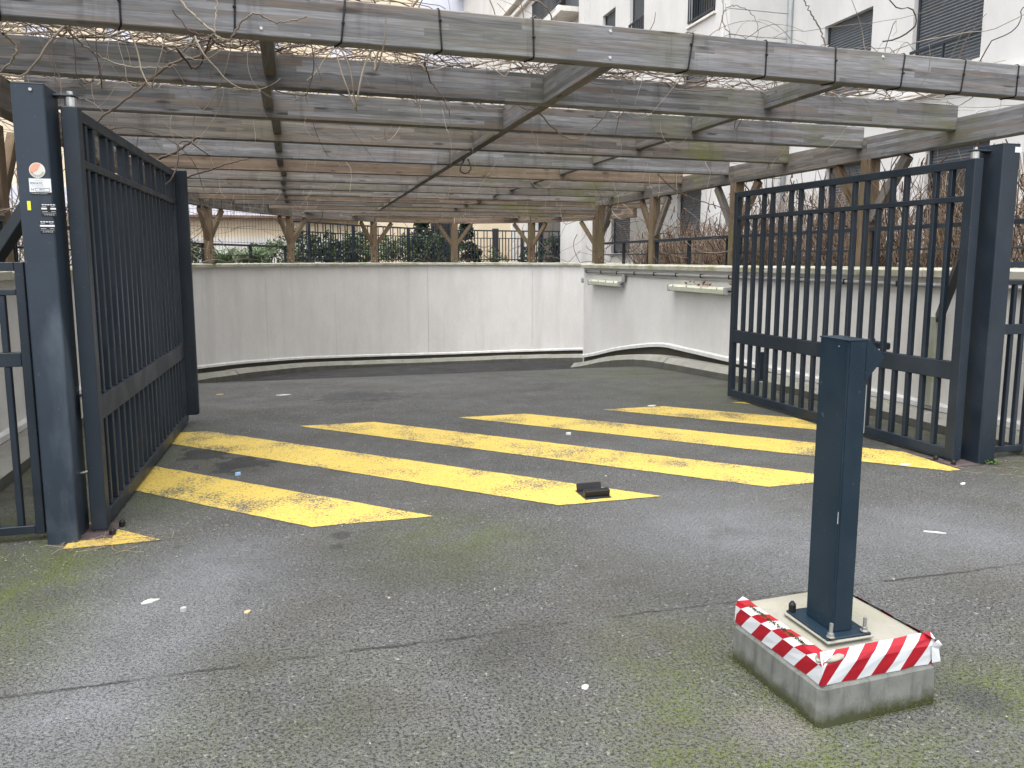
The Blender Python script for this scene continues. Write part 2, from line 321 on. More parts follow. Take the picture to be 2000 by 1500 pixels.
plant('weed', (0.05, 0.10, 0.02), (0.10, 0.16, 0.04), 0.6, 0.3)

# ------------------------------------------------------------------ object helpers
def thing(name, label, cat, loc=(0, 0, 0), group=None):
    o = bpy.data.objects.new(name, None); C.objects.link(o); o.location = loc; o.empty_display_size = 0.1
    o['label'] = label; o['category'] = cat
    if group: o['group'] = group
    return o
def tag(o, label, cat, group=None, kind=None):
    o['label'] = label; o['category'] = cat
    if group: o['group'] = group
    if kind: o['kind'] = kind
    return o
def adopt(o, parent):
    if parent is None: return
    o.parent = parent
    if parent.type == 'EMPTY' and parent.parent is None: o.matrix_parent_inverse = Matrix.Translation(-Vector(parent.location)) if parent.rotation_euler.z == 0 else parent.matrix_basis.inverted()
    else:
        m = parent.matrix_basis.copy(); q = parent
        while q.parent: m = q.parent.matrix_basis @ q.matrix_parent_inverse @ m; q = q.parent
        o.matrix_parent_inverse = m.inverted()
def link(name, me, parent=None, mat=None, smooth=False):
    if mat is not None:
        me.materials.clear()
        for x in (mat if isinstance(mat, (list, tuple)) else (mat,)): me.materials.append(M[x])
    if smooth:
        for q in me.polygons: q.use_smooth = True
    o = bpy.data.objects.new(name, me); C.objects.link(o); adopt(o, parent); return o
def bm_mesh(bm, name='m'):
    bmesh.ops.recalc_face_normals(bm, faces=bm.faces); me = bpy.data.meshes.new(name); bm.to_mesh(me); bm.free(); return me
def pd_mesh(V, Fc, name='m'):
    me = bpy.data.meshes.new(name); me.from_pydata(V, [], Fc); me.update(); return me
def bbox(bm, c, s, rot=None, bev=0.0):
    r = bmesh.ops.create_cube(bm, size=1.0)
    mt = Matrix.Translation(Vector(c)) @ (rot.to_4x4() if rot else Matrix.Identity(4)) @ Matrix.Diagonal((*s, 1))
    bmesh.ops.transform(bm, matrix=mt, verts=r['verts'])
    if bev:
        es = list({e for v in r['verts'] for e in v.link_edges})
        bmesh.ops.bevel(bm, geom=es, offset=bev, segments=1, affect='EDGES', profile=0.7)
_bc = {}
def box(name, c, s, mat, parent=None, bev=0.003, rotz=0.0, share=True, roty=0.0, rotx=0.0):
    key = (round(s[0], 4), round(s[1], 4), round(s[2], 4), mat, bev)
    if key not in _bc or not share:
        bm = bmesh.new(); bbox(bm, (0, 0, 0), s, None, min(bev, min(s) * 0.3)); me = bm_mesh(bm); me.materials.append(M[mat]); _bc[key] = me
    o = bpy.data.objects.new(name, _bc[key]); C.objects.link(o); o.location = c; o.rotation_euler = (rotx, roty, rotz); adopt(o, parent); return o
def beam(name, p0, p1, wd, ht, mat, parent=None, bev=0.004, roll=0.0):
    p0, p1 = Vector(p0), Vector(p1); d = p1 - p0; L = d.length
    o = box(name, (0, 0, 0), (L, wd, ht), mat, None, bev, share=True)
    x = d.normalized(); up = Vector((0, 0, 1)) if abs(x.z) < 0.95 else Vector((0, 1, 0))
    y = up.cross(x).normalized(); z = x.cross(y)
    m = Matrix((x, y, z)).transposed().to_4x4() @ Matrix.Rotation(roll, 4, 'X'); m.translation = (p0 + p1) / 2
    o.matrix_basis = m; adopt(o, parent); return o
def bcyl(bm, p0, p1, r, seg=12, r2=None):
    p0, p1 = Vector(p0), Vector(p1); d = p1 - p0
    res = bmesh.ops.create_cone(bm, cap_ends=True, segments=seg, radius1=r, radius2=r if r2 is None else r2, depth=d.length)
    q = d.to_track_quat('Z', 'Y').to_matrix().to_4x4(); q.translation = (p0 + p1) / 2
    bmesh.ops.transform(bm, matrix=q, verts=res['verts'])
def cyl(name, p0, p1, r, mat, parent=None, seg=12, r2=None):
    bm = bmesh.new(); bcyl(bm, p0, p1, r, seg, r2); me = bm_mesh(bm)
    for f in me.polygons: f.use_smooth = len(f.vertices) == 4
    return link(name, me, parent, mat)
def tube(V, Fc, pts, r0, r1, sides=4):
    n = len(pts); b = len(V); pv = None
    for i, p in enumerate(pts):
        d = (pts[min(i + 1, n - 1)] - pts[max(i - 1, 0)])
        if d.length < 1e-6: d = Vector((0, 0, 1))
        d.normalize()
        if pv is None: pv = d.orthogonal().normalized()
        else:
            pv = pv - d * pv.dot(d)
            pv = pv.normalized() if pv.length > 1e-5 else d.orthogonal().normalized()
        q = d.cross(pv); r = r0 + (r1 - r0) * i / max(1, n - 1)
        for s_ in range(sides):
            a = 2 * math.pi * s_ / sides; V.append(p + (pv * math.cos(a) + q * math.sin(a)) * r)
    for i in range(n - 1):
        for s_ in range(sides):
            a = b + i * sides + s_; c2 = b + i * sides + (s_ + 1) % sides
            Fc.append((a, c2, c2 + sides, a + sides))
def sweep_piece(frames, prof, gap=0.0):
    # frames: list of (point, inward normal, tangent, base z fn result); prof: list of (n, z)
    V, Fc = [], []; m = len(prof)
    for i, (pt, nn, tt, z0) in enumerate(frames):
        sh = gap if i == 0 else (-gap if i == len(frames) - 1 else 0)
        for (a, z) in prof:
            zz = z0(z) if callable(z0) else z + z0
            V.append((pt.x + nn.x * a + tt.x * sh, pt.y + nn.y * a + tt.y * sh, zz))
    for i in range(len(frames) - 1):
        for j in range(m):
            a, b = i * m + j, i * m + (j + 1) % m
            Fc.append((a, b, b + m, a + m))
    Fc.append(tuple(range(m))); Fc.append(tuple(range((len(frames) - 1) * m, len(frames) * m))[::-1])
    me = pd_mesh(V, Fc); bm = bmesh.new(); bm.from_mesh(me); bmesh.ops.recalc_face_normals(bm, faces=bm.faces); bm.to_mesh(me); bm.free(); return me

# ------------------------------------------------------------------ ground profile: flat yard, then the ramp
GP = [(-99, 0), (8.0, 0), (9.2, -.070), (10.6, -.140), (11.5, -.205), (12.45, -.345), (13.3, -.485), (14.2, -.68), (15, -.82), (16.2, -.97), (17.5, -1.09),
      (19, -1.21), (21.4, -1.44), (23.6, -1.70), (24.5, -1.83), (28, -2.3), (99, -2.4)]
def g0(y):
    for (a, za), (b, zb) in zip(GP, GP[1:]):
        if a <= y <= b: return za + (zb - za) * (y - a) / (b - a)
    return 0.0
def g(y): return (g0(y - 0.35) + 2 * g0(y) + g0(y + 0.35)) / 4
def strip_top(y): return min(0.20, g(y) + 0.385)
def kerb_top(y): return 0.125 + 0.09 * max(0.0, min(1.0, (y - 7.5) / 5.5))

ys = [-40, -20, -8, 0, 4, 7] + [7.25 + 0.25 * i for i in range(84)] + [30, 45, 75]
xs = [-45, -20, -8, -4, -2.6, 0, 3, 6.2, 8, 12, 25, 45]
V = [(x, y, g(y)) for y in ys for x in xs]; nx = len(xs)
Fc = [(j * nx + i, j * nx + i + 1, (j + 1) * nx + i + 1, (j + 1) * nx + i) for j in range(len(ys) - 1) for i in range(nx - 1)]
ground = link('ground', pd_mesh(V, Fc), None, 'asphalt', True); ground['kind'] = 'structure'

# painted hatching: parallelograms between two lines, clipped at the box sides
def clip_poly(P, x0, x1, y0, y1):
    for (ax, lim, keep) in ((0, x0, 1), (0, x1, -1), (1, y0, 1), (1, y1, -1)):
        out = []
        for a, b in zip(P, P[1:] + P[:1]):
            ia, ib = keep * (a[ax] - lim) >= 0, keep * (b[ax] - lim) >= 0
            if ia: out.append(a)
            if ia != ib:
                t = (lim - a[ax]) / (b[ax] - a[ax]); out.append((a[0] + (b[0] - a[0]) * t, a[1] + (b[1] - a[1]) * t))
        P = out
        if not P: return P
    return P
SX0, SX1, SY0, SY1, SLX = -1.22, 4.57, 4.39, 7.21, 3.02
for i in range(-1, 6):
    xb = 0.04 + 1.475 * i if i < 2 else 0.04 + 1.475 * i
    P = clip_poly([(xb, SY0), (xb + 0.70, SY0), (xb + 0.70 - SLX, SY1), (xb - SLX + 0.02, SY1)], SX0, SX1, SY0, SY1)
    if len(P) < 3: continue
    # irregular painted edge
    Q = []
    for a, b in zip(P, P[1:] + P[:1]):
        n = max(2, int(math.hypot(b[0] - a[0], b[1] - a[1]) / 0.05))
        for q in range(n):
            t = q / n; j = 0.004 if q else 0.0
            Q.append(Vector((a[0] + (b[0] - a[0]) * t + rnd.uniform(-j, j), a[1] + (b[1] - a[1]) * t + rnd.uniform(-j, j), 0.004)))
    me = pd_mesh([tuple(v) for v in Q], tessellate_polygon([Q])); 
    bm = bmesh.new(); bm.from_mesh(me)
    for f in bm.faces:
        f.normal_update()
        if f.normal.z < 0: f.normal_flip()
    bm.to_mesh(me); bm.free()
    link('yellow_stripe', me, ground, 'yellow_paint')

# ------------------------------------------------------------------ ramp walls
def catmull(P, step=0.25):
    out = []
    for i in range(len(P) - 1):
        p0, p1, p2, p3 = P[max(i - 1, 0)], P[i], P[i + 1], P[min(i + 2, len(P) - 1)]
        n = max(1, int((Vector(p2) - Vector(p1)).length / step))
        for q in range(n):
            t = q / n
            f = lambda a, b, c_, d: 0.5 * (2 * b + (c_ - a) * t + (2 * a - 5 * b + 4 * c_ - d) * t * t + (3 * b - a - 3 * c_ + d) * t ** 3)
            out.append(Vector((f(p0[0], p1[0], p2[0], p3[0]), f(p0[1], p1[1], p2[1], p3[1]), 0)))
    out.append(Vector((*P[-1], 0))); return out
QH = [(-1.77, 18.13), (-0.08, 21.4), (2.3, 23.64), (4.84, 24.19), (6.99, 22.97), (8.3, 20.94)]     # rear pergola posts
LEFT = catmull([(-2.2, 3.2), (-2.2, 9.0), (-2.2, 15.4), (-2.1, 16.9), (-1.68, 18.2), (0.02, 21.3), (2.35, 23.5), (4.8, 24.02), (6.85, 22.85), (8.12, 20.9), (9.0, 18.6), (9.3, 16.4)])
RIGHT = catmull([(5.65, 14.9), (5.65, 9.0), (5.65, 3.4)])[::-1]
class Path:
    def __init__(s, P, side):
        s.P = P; s.side = side; s.S = [0.0]
        for a, b in zip(P, P[1:]): s.S.append(s.S[-1] + (b - a).length)
        s.L = s.S[-1]
    def at(s, t):
        t = max(0, min(s.L, t)); i = 0
        lo, hi = 0, len(s.S) - 2
        while lo < hi:
            m = (lo + hi + 1) // 2
            if s.S[m] <= t: lo = m
            else: hi = m - 1
        i = lo; u = (t - s.S[i]) / max(1e-9, s.S[i + 1] - s.S[i])
        p = s.P[i].lerp(s.P[i + 1], u)
        a = s.P[max(0, i - 1)]; b = s.P[min(len(s.P) - 1, i + 2)]
        tg = (s.P[i + 1] - s.P[i]) if len(s.P) < 4 else ((s.P[i + 1] - a).lerp(b - s.P[i], u))
        tg.normalize(); n = Vector((tg.y, -tg.x, 0)) * s.side
        return p, n, tg
    def near(s, x, y):
        return min(((p - Vector((x, y, 0))).length, t) for p, t in zip(s.P, s.S))[1]
def frames(path, a, b, zf, step=0.5):
    n = max(1, int(math.ceil((b - a) / step))); out = []
    for i in range(n + 1):
        p, nn, tt = path.at(a + (b - a) * i / n); out.append((p, nn, tt, zf(p) if zf else 0.0))
    return out
def build_wall(path, label, klabel, thick, s0=0.0, cope_back=0.0):
    t = thing('retaining_wall', label, 'wall', tuple(path.at(0)[0]))
    L = path.L
    # body between strip and coping, split at the vertical joints
    joints = [0.0]
    while joints[-1] < L - 3.4: joints.append(joints[-1] + rnd.uniform(2.3, 3.4))
    joints[-1] = L
    for a, b in zip(joints, joints[1:]):
        fr = frames(path, a, b, lambda p: (lambda z, yy=p.y: strip_top(yy) - 0.03 if z == 0 else z), 0.25)
        link('wall_panel', sweep_piece(fr, [(0, 0), (0, 1.345), (-thick, 1.345), (-thick, 0)], 0.0045), t, 'wall_render')
    fr = frames(path, 0, L, lambda p: (lambda z, yy=p.y: g(yy) - 0.3 if z == 0 else strip_top(yy) - 0.025), 0.25)
    link('plinth', sweep_piece(fr, [(-0.03, 0), (-0.03, 1), (-thick + 0.01, 1), (-thick + 0.01, 0)]), t, 'plinth_shade_concrete')
    a = 0.0; n = int(L / 1.5)
    for i in range(n):
        b = L * (i + 1) / n
        fr = frames(path, a, b, lambda p: (lambda z, yy=p.y: strip_top(yy) + z), 0.25)
        link('trim_strip', sweep_piece(fr, [(0.001, 0.0), (0.012, 0.0), (0.032, -0.022), (0.032, -0.068), (0.001, -0.068)], 0.0025), t, 'strip_white'); a = b
    n = int(L / 0.62); a = 0.0
    for i in range(n):
        b = L * (i + 1) / n; dz = rnd.uniform(-0.004, 0.004); e = rnd.uniform(-0.005, 0.005)
        fr = frames(path, a, b, None, 0.4)
        link('coping_stone', sweep_piece(fr, [(0.065 + e, 1.347), (0.07 + e, 1.405 + dz), (0.055 + e, 1.42 + dz), (-thick - 0.05 - cope_back, 1.425 + dz), (-thick - 0.05 - cope_back, 1.347)], 0.004), t, 'coping_stone'); a = b
    kt = thing('concrete_kerb', klabel, 'kerb', tuple(path.at(0)[0]))
    n = int(L / 1.0); a = 0.0
    for i in range(n):
        b = L * (i + 1) / n; e = rnd.uniform(-0.006, 0.006); dz = rnd.uniform(-0.006, 0.006)
        fr = frames(path, a, b, lambda p: (lambda z, yy=p.y: g(yy) + (z if z <= 0.03 else z / 0.196 * kerb_top(yy))), 0.5)
        link('kerb_stone', sweep_piece(fr, [(0.284 + e, 0.114 + dz), (0.205 + e, 0.190 + dz), (0.19 + e, 0.196 + dz), (-0.025, 0.196 + dz), (-0.025, 0.114 + dz)], 0.003), kt, 'kerb_concrete')
        link('gutter_stone', sweep_piece(fr, [(0.292 + e, -0.2), (0.292 + e, 0.02), (0.288 + e, 0.112 + dz), (-0.02, 0.112 + dz), (-0.02, -0.2)], 0.003), kt, 'gutter_concrete'); a = b
    return t
lp, rp = Path(LEFT, 1), Path(RIGHT, -1)
lw = build_wall(lp, 'long off-white rendered wall curving round the far side of the ramp', 'stepped concrete kerb along the foot of the curved far wall', 0.42)
rw = build_wall(rp, 'off-white rendered wall with two strip lights ending at the ramp corner', 'stepped concrete kerb along the wall with the strip lights', 0.75, cope_back=0.05)
box('return_wall', (7.7, 14.75, -0.6), (3.0, 0.3, 3.9), 'wall_render', rw)
box('corner_bead', (5.648, 14.885, 0.37), (0.012, 0.04, 1.92), 'stone_trim', rw)

# planted ground behind the walls
def poly_sheet(name, P, z, mat):
    Q = [Vector((x, y, z)) for x, y in P]; me = pd_mesh([tuple(v) for v in Q], tessellate_polygon([Q]))
    bm = bmesh.new(); bm.from_mesh(me)
    for f in bm.faces:
        f.normal_update()
        if f.normal.z < 0: f.normal_flip()
    bm.to_mesh(me); bm.free()
    o = link(name, me, None, mat); o['kind'] = 'structure'; return o
outer = []
for i in range(0, len(LEFT), 3):
    p, n, t_ = lp.at(lp.S[i]); outer.append((p.x - n.x * 0.40, p.y - n.y * 0.40))
poly_sheet('garden_ground', outer + [(9.45, 16.4), (9.45, 70), (-45, 70), (-45, 3.2)], 1.28, 'soil')
poly_sheet('garden_bed', [(6.35, 3.4), (45, 3.4), (45, 70), (9.46, 70), (9.46, 14.8), (6.35, 14.8)], 1.27, 'soil')
fw = thing('front_wall', 'rendered return wall closing the planted strip beside the yard', 'wall', (8.4, 3.3, 0)); box('wall_panel', (26.2, 3.3, 0.65), (39.0, 0.25, 1.4), 'wall_render', fw); box('coping_stone', (26.2, 3.3, 1.39), (39.1, 0.35, 0.07), 'coping_stone', fw)
fw = thing('front_wall', 'rendered wall running away from the gate post with the stickers', 'wall', (-8.4, 3.1, 0)); box('wall_panel', (-23.9, 3.1, 0.65), (42.4, 0.25, 1.4), 'wall_render', fw); box('coping_stone', (-23.9, 3.1, 1.39), (42.5, 0.35, 0.07), 'coping_stone', fw)

# ------------------------------------------------------------------ wall lights and conduit on the right wall
def wall_light(y0, y1, z, label):
    t = thing('strip_light', label, 'light', (5.63, (y0 + y1) / 2, z), 'strip lights on the ramp wall')
    L = y1 - y0; ym = (y0 + y1) / 2
    box('backplate', (5.635, ym, z), (0.024, L - 0.04, 0.07), 'lamp_grey', t)
    P = [(5.622, -0.045), (5.56, -0.050), (5.525, -0.035), (5.520, 0.02), (5.545, 0.045), (5.622, 0.05)]
    V = [(x, yy, z + zz) for yy in (y0 + 0.05, y1 - 0.05) for x, zz in P]; m = len(P)
    Fc = [(j, (j + 1) % m, m + (j + 1) % m, m + j) for j in range(m)] + [tuple(range(m)), tuple(range(m, 2 * m))[::-1]]
    link('diffuser', pd_mesh(V, Fc), t, 'diffuser')
    for yy in (y0 + 0.022, y1 - 0.022): box('end_cap', (5.575, yy, z), (0.105, 0.05, 0.105), 'lamp_grey', t, 0.008)
    for q in range(4): box('clip', (5.519, y0 + 0.2 + (L - 0.4) * q / 3, z + 0.035), (0.010, 0.022, 0.03), 'lamp_grey', t)
    cyl('cable_gland', (5.58, y0 - 0.003, z), (5.58, y0 - 0.05, z), 0.014, 'black_plastic', t, 8)
wall_light(9.29, 10.98, 1.085, 'long pale strip light with dead leaves caught on top')
wall_light(12.87, 14.38, 1.075, 'pale strip light beside the corner of the ramp wall')
t = thing('strip_light', 'end of a grey strip light round the wall corner', 'light', (5.9, 15.0, 1.08)); box('end_cap', (5.66, 14.97, 1.09), (0.07, 0.1, 0.1), 'lamp_grey', t, 0.01); box('diffuser', (6.3, 14.96, 1.09), (1.2, 0.09, 0.09), 'diffuser', t, 0.02)
ct = thing('conduit_run', 'grey cable conduit clipped under the coping of the right wall', 'conduit', (5.62, 9, 1.27))
cyl('pipe', (5.615, 3.5, 1.275), (5.615, 14.75, 1.275), 0.022, 'conduit', ct, 8)
cyl('cable', (5.63, 9.2, 1.215), (5.63, 14.2, 1.23), 0.007, 'lamp_grey', ct, 6)
for i in range(15): box('clip', (5.612, 4.0 + 0.76 * i, 1.275), (0.055, 0.018, 0.056), 'black_plastic', ct, 0.004)
for (a, zz) in ((9.2, 1.10), (12.78, 1.09)):
    V, Fc = [], []; tube(V, Fc, [Vector((5.63, a, 1.215)), Vector((5.62, a - 0.03, 1.19)), Vector((5.61, a - 0.03, 1.13)), Vector((5.59, a + 0.03, zz))], 0.007, 0.007, 6)
    link('cable', pd_mesh(V, Fc), ct, 'black_plastic', True)
box('junction_box', (5.61, 12.82, 1.19), (0.06, 0.08, 0.11), 'lamp_grey', ct, 0.006)
V, Fc = [], []
for i in range(26):                                   # dead leaves on the lamp
    yy = 10.0 + rnd.gauss(0, 0.28); pz = 1.14 + rnd.uniform(0, 0.05); s_ = rnd.uniform(0.015, 0.035); a = rnd.uniform(0, 6.3)
    o_ = Vector((5.56 + rnd.uniform(-0.03, 0.05), yy, pz)); u = Vector((math.cos(a), math.sin(a), rnd.uniform(-.5, .8))) * s_; v = Vector((-math.sin(a), math.cos(a), rnd.uniform(-.5, .9))) * s_ * 0.7
    b = len(V); V += [o_ - u, o_ - v, o_ + u * 1.1, o_ + v]; Fc.append((b, b + 1, b + 2, b + 3))
plain('dead_leaf', (0.16, 0.055, 0.03), 0.85, 0.15, 0.3, 40)
o = link('dead_leaves', pd_mesh(V, Fc), None, 'dead_leaf'); tag(o, 'small clump of russet dead leaves lying on a strip light', 'leaves', kind='stuff')

# ------------------------------------------------------------------ pergola
pg = thing('pergola', 'weathered timber pergola of many beams spanning the whole ramp entrance', 'pergola', (2, 10, 0))
ZB, ZT = 2.752, 2.985; ZC, HT = (ZB + ZT) / 2, ZT - ZB
TILT = 0.031
HX_L, HX_R = -2.13, 6.31
JY = [4.86, 6.23, 7.53, 8.92, 10.37, 11.82, 13.28, 14.72, 16.1, 17.5, 18.9, 20.3, 21.7, 22.9]
mats = ['wood_grey', 'wood_grey', 'wood_grey', 'wood_mid', 'wood_grey', 'wood_brown', 'wood_mid', 'wood_mid', 'wood_mid', 'wood_brown', 'wood_mid', 'wood_brown', 'wood_mid', 'wood_brown']
def jy(k_, x): return JY[k_] + TILT * (x - 0.3)
front_beam = None
for i, y in enumerate(JY):
    x0, x1 = HX_L + 0.06, HX_R - 0.06
    if i == 0: x0, x1 = -3.4, 6.6
    if i > 7:
        x1 = 8.25 if y < 21 else (7.6 if y < 22 else 6.6)
        x0 = HX_L + 0.1 if y < 17 else (-1.9 if y < 18 else (-1.25 if y < 19.5 else (-0.55 if y < 21 else (0.3 if y < 22 else 1.6))))
    o = beam('joist', (x0, jy(i, x0), ZC + rnd.uniform(-.004, .004)), (x1, jy(i, x1), ZC + rnd.uniform(-.004, .004)), 0.115, HT, mats[i], pg, 0.006, rnd.uniform(-.012, .012) if i else 0.0)
    if i == 0: front_beam = o
# headers along both sides (top lower than the joists)
HZ = 2.62 + 0.125
hp_r = [2.6, 7.6, 10.37, 13.1, 15.85]
for a, b in zip(hp_r, hp_r[1:]):
    beam('header', (HX_R, a + 0.003, HZ), (HX_R, b - 0.003, HZ), 0.14, 0.25, 'wood_grey' if b < 9 else 'wood_mid', pg)
hl = [2.6, 7.6, 10.37, 13.1, 16.2]
for a, b in zip(hl, hl[1:]): beam('header', (HX_L, a + .003, HZ), (HX_L, b - .003, HZ), 0.14, 0.25, 'wood_brown' if b > 12 else 'wood_mid', pg)
hq = [(-2.13, 16.25)] + QH + [(8.75, 19.3)]
for a, b in zip(hq, hq[1:]):
    va, vb = Vector((*a, HZ)), Vector((*b, HZ)); d = (vb - va).normalized() * 0.03
    beam('header', va + d, vb - d, 0.14, 0.25, 'wood_brown' if a[0] > 0 else 'wood_mid', pg)
# posts with braces; every post stands on the coping
def pergola_post(x, y, dirs, w_=0.15, mat='wood_post', two=False):
    o = beam('post', (x, y, 1.422), (x, y, HZ - 0.124), w_, w_, mat, pg, 0.006)
    for dx, dy in dirs:
        d = Vector((dx, dy, 0)).normalized()
        beam('brace', Vector((x, y, 1.95)) + d * 0.06, Vector((x, y, 2.60)) + d * 0.56, 0.075, 0.11, 'wood_mid' if rnd.random() < .4 else mat, pg)
    bm = bmesh.new()
    for q in (1.48, 1.56):
        c0 = Vector((x, y, q)); vd = Vector((-x * 0.3, -1, 0)).normalized()
        bcyl(bm, c0 + Vector((0.02 if q < 1.5 else -0.03, -w_ / 2 - 0.012, 0)), c0 + Vector((0.02 if q < 1.5 else -0.03, -w_ / 2 + 0.01, 0)), 0.013, 8)
    bp = link('bolt_pair', bm_mesh(bm), o, 'zinc')
    box('foot_plate', (x, y, 1.4265), (w_ + 0.06, w_ + 0.06, 0.006), 'steel_navy', o, 0.001)
for y in (7.6, 10.37, 13.1): pergola_post(HX_R, y, ((0, 1), (0, -1)))
pergola_post(HX_R, 15.72, ((0, -1),)); pergola_post(HX_R - 0.22, 15.2, ())
pergola_post(HX_R, 4.6, ((0, 1), (0, -1)))
for y in (4.6, 7.6, 10.37, 13.1): pergola_post(-2.40 if y < 9 else HX_L - 0.12, y, ((0, 1), (0, -1)))
for i, q in enumerate(QH):
    a = Vector(QH[i - 1] if i else (-2.13, 16.25)) - Vector(q); b = Vector(QH[i + 1] if i < 5 else (8.75, 19.3)) - Vector(q)
    pergola_post(q[0], q[1], (tuple(a), tuple(b)), 0.19, 'wood_post')
# rows of spacers between the joists
for (X0, off) in ((-0.14, 0.0), (2.03, 0.0), (4.10, 0.03)):
    for i in range(11 if X0 > 0 else 10):
        if X0 < 2 or X0 > 3 or True:
            x = X0 + (rnd.uniform(-0.03, 0.03) if X0 != 2.03 else 0.01 * i)
            hh = HT - 0.004 if X0 == 2.03 else 0.15
            zc = ZC if X0 == 2.03 else ZT - 0.075 - 0.004
            beam('spacer', (x, jy(i, x) + 0.06, zc), (x, jy(i + 1, x) - 0.06, zc), 0.085, hh, 'wood_mid' if i > 1 else 'wood_grey', pg)
# front beam: cable ties, screws
y_f = lambda x: jy(0, x)
for x in (-2.0, -1.42, -0.85, -0.27, 0.32, 0.89, 1.48, 2.58, 3.16, 3.73, 4.32, 4.88, 5.41):
    V, Fc = [], []; e = 0.0045; sl_ = rnd.uniform(-0.02, 0.02); yc = y_f(x)
    P = [(-0.0585 - e, ZB + 0.01), (-0.0585 - e, ZT - 0.01), (-0.048, ZT + e), (0.048, ZT + e), (0.0585 + e, ZT - 0.01), (0.0585 + e, ZB + 0.01), (0.048, ZB - e), (-0.048, ZB - e)]
    pts = [Vector((x + sl_ * (z - ZC) / 0.12 + rnd.uniform(-.002, .002) - (0.03 if yy > 0 else 0), yc + yy, z)) for yy, z in P]; pts.append(pts[0].copy())
    tube(V, Fc, pts, 0.0055, 0.0055, 6)
    ti = link('cable_tie', pd_mesh(V, Fc), front_beam, 'rubber', True)
    box('tie_head', (x, yc - 0.066, ZC + rnd.uniform(-.03, .06)), (0.018, 0.012, 0.012), 'rubber', front_beam, 0.002)
for (x, z) in ((2.0, 2.95), (2.0, 2.788), (-0.133, 2.955), (-0.133, 2.79), (4.14, 2.95)):
    bm = bmesh.new(); bcyl(bm, (x, y_f(x) - 0.056, z), (x, y_f(x) - 0.063, z), 0.013, 10, 0.008); link('screw', bm_mesh(bm), front_beam, 'zinc')

# ------------------------------------------------------------------ bare climber on and under the pergola
def walk(p, d, n, step, curl=0.35, grav=0.0, zlo=None, zhi=None, rg=rnd):
    pts = [p.copy()]; d = d.normalized(); ax = Vector((rg.gauss(0, 1), rg.gauss(0, 1), rg.gauss(0, 1)))
    for i in range(n):
        if rg.random() < 0.25: ax = Vector((rg.gauss(0, 1), rg.gauss(0, 1), rg.gauss(0, 1)))
        d = (d + ax * curl * 0.35 + Vector((rg.gauss(0, .1), rg.gauss(0, .1), rg.gauss(0, .1))) * curl + Vector((0, 0, -grav))).normalized()
        p = p + d * step
        if zlo is not None and p.z < zlo: p.z = zlo + rg.uniform(0, .01); d.z = abs(d.z) * 0.4
        if zhi is not None and p.z > zhi: p.z = zhi; d.z = -abs(d.z) * 0.5
        pts.append(p.copy())
    return pts
def flat_dir(rg=rnd):
    a = rg.uniform(0, 2 * math.pi); return Vector((math.cos(a), math.sin(a), rg.gauss(0, .12)))
bins = {'vine_dark': ([], []), 'vine_pale': ([], []), 'vine_mid': ([], [])}
def vbin(): 
    q = rnd.random(); return bins['vine_mid' if q < .45 else ('vine_dark' if q < .75 else 'vine_pale')]
for i in range(1500):                                   # thatch on top, thicker to the left
    x = -2.4 + 8.6 * rnd.random() ** 1.25; y = 4.7 + 15.5 * rnd.random() ** 1.5
    p = Vector((x, y, ZT + abs(rnd.gauss(0.03, 0.035))))
    pts = walk(p, Vector((rnd.gauss(0, 1), rnd.gauss(0, .55), rnd.gauss(0, .1))), rnd.randint(10, 26), 0.085, 0.42, 0.01, ZT + 0.008, ZT + 0.16)
    if max(q.x for q in pts if q.y < 5.2 or True) > 0.3 and min(q.y for q in pts) < 5.15 and rnd.random() < .94: continue
    r = rnd.choice((0.003, 0.0035, 0.0045, 0.006)); V, Fc = vbin(); tube(V, Fc, pts, r, r * 0.5, 4)
for i in range(46):                                   # trunks and loops along the front beam
    x = -2.6 + 3.1 * rnd.random(); p = Vector((x, 4.86 + rnd.uniform(-.1, .35), ZT + rnd.uniform(0, .1)))
    pts = walk(p, Vector((rnd.choice((-1, 1)), rnd.gauss(0, .3), rnd.gauss(0, .15))), rnd.randint(10, 22), 0.08, 0.5, 0.0, ZT + 0.006, ZT + 0.2)
    r = rnd.choice((0.004, 0.005, 0.007, 0.009)); V, Fc = vbin(); tube(V, Fc, pts, r, r * 0.5, 5)
for i in range(210):                                   # loops hanging between and in front of the joists
    kx = rnd.random(); x = -2.2 + 8.3 * kx ** 1.2; kk = int(13 * rnd.random() ** 1.25); y = jy(kk, x) + rnd.uniform(0.1, 0.9)
    p = Vector((x, y, ZT + 0.02)); ln = rnd.randint(6, 13)
    pts = walk(p, Vector((rnd.gauss(0, 1), rnd.gauss(0, .3), -0.6)), ln, 0.05, 0.5, 0.22, 2.1)
    if rnd.random() < 0.7: pts += walk(pts[-1], pts[-1] - pts[-2], ln, 0.05, 0.35, -0.30)[1:]
    r = rnd.choice((0.002, 0.0025, 0.003, 0.004)); V, Fc = bins['vine_pale'] if rnd.random() < .55 else vbin(); tube(V, Fc, pts, r, r * 0.55, 4)
for i in range(34):                                    # shoots standing up above the beams
    x = -2.0 + 7.6 * rnd.random(); y = rnd.choice((4.9, 5.2, 5.6, 6.2, 6.8)) + rnd.uniform(-.1, .1)
    p = Vector((x, y, ZT + 0.01)); pts = walk(p, Vector((rnd.gauss(0, .6), rnd.gauss(0, .3), 0.9)), rnd.randint(5, 16), 0.055, 0.38, 0.03, ZT)
    r = rnd.choice((0.002, 0.003, 0.004)); V, Fc = vbin(); tube(V, Fc, pts, r, r * 0.5, 4)
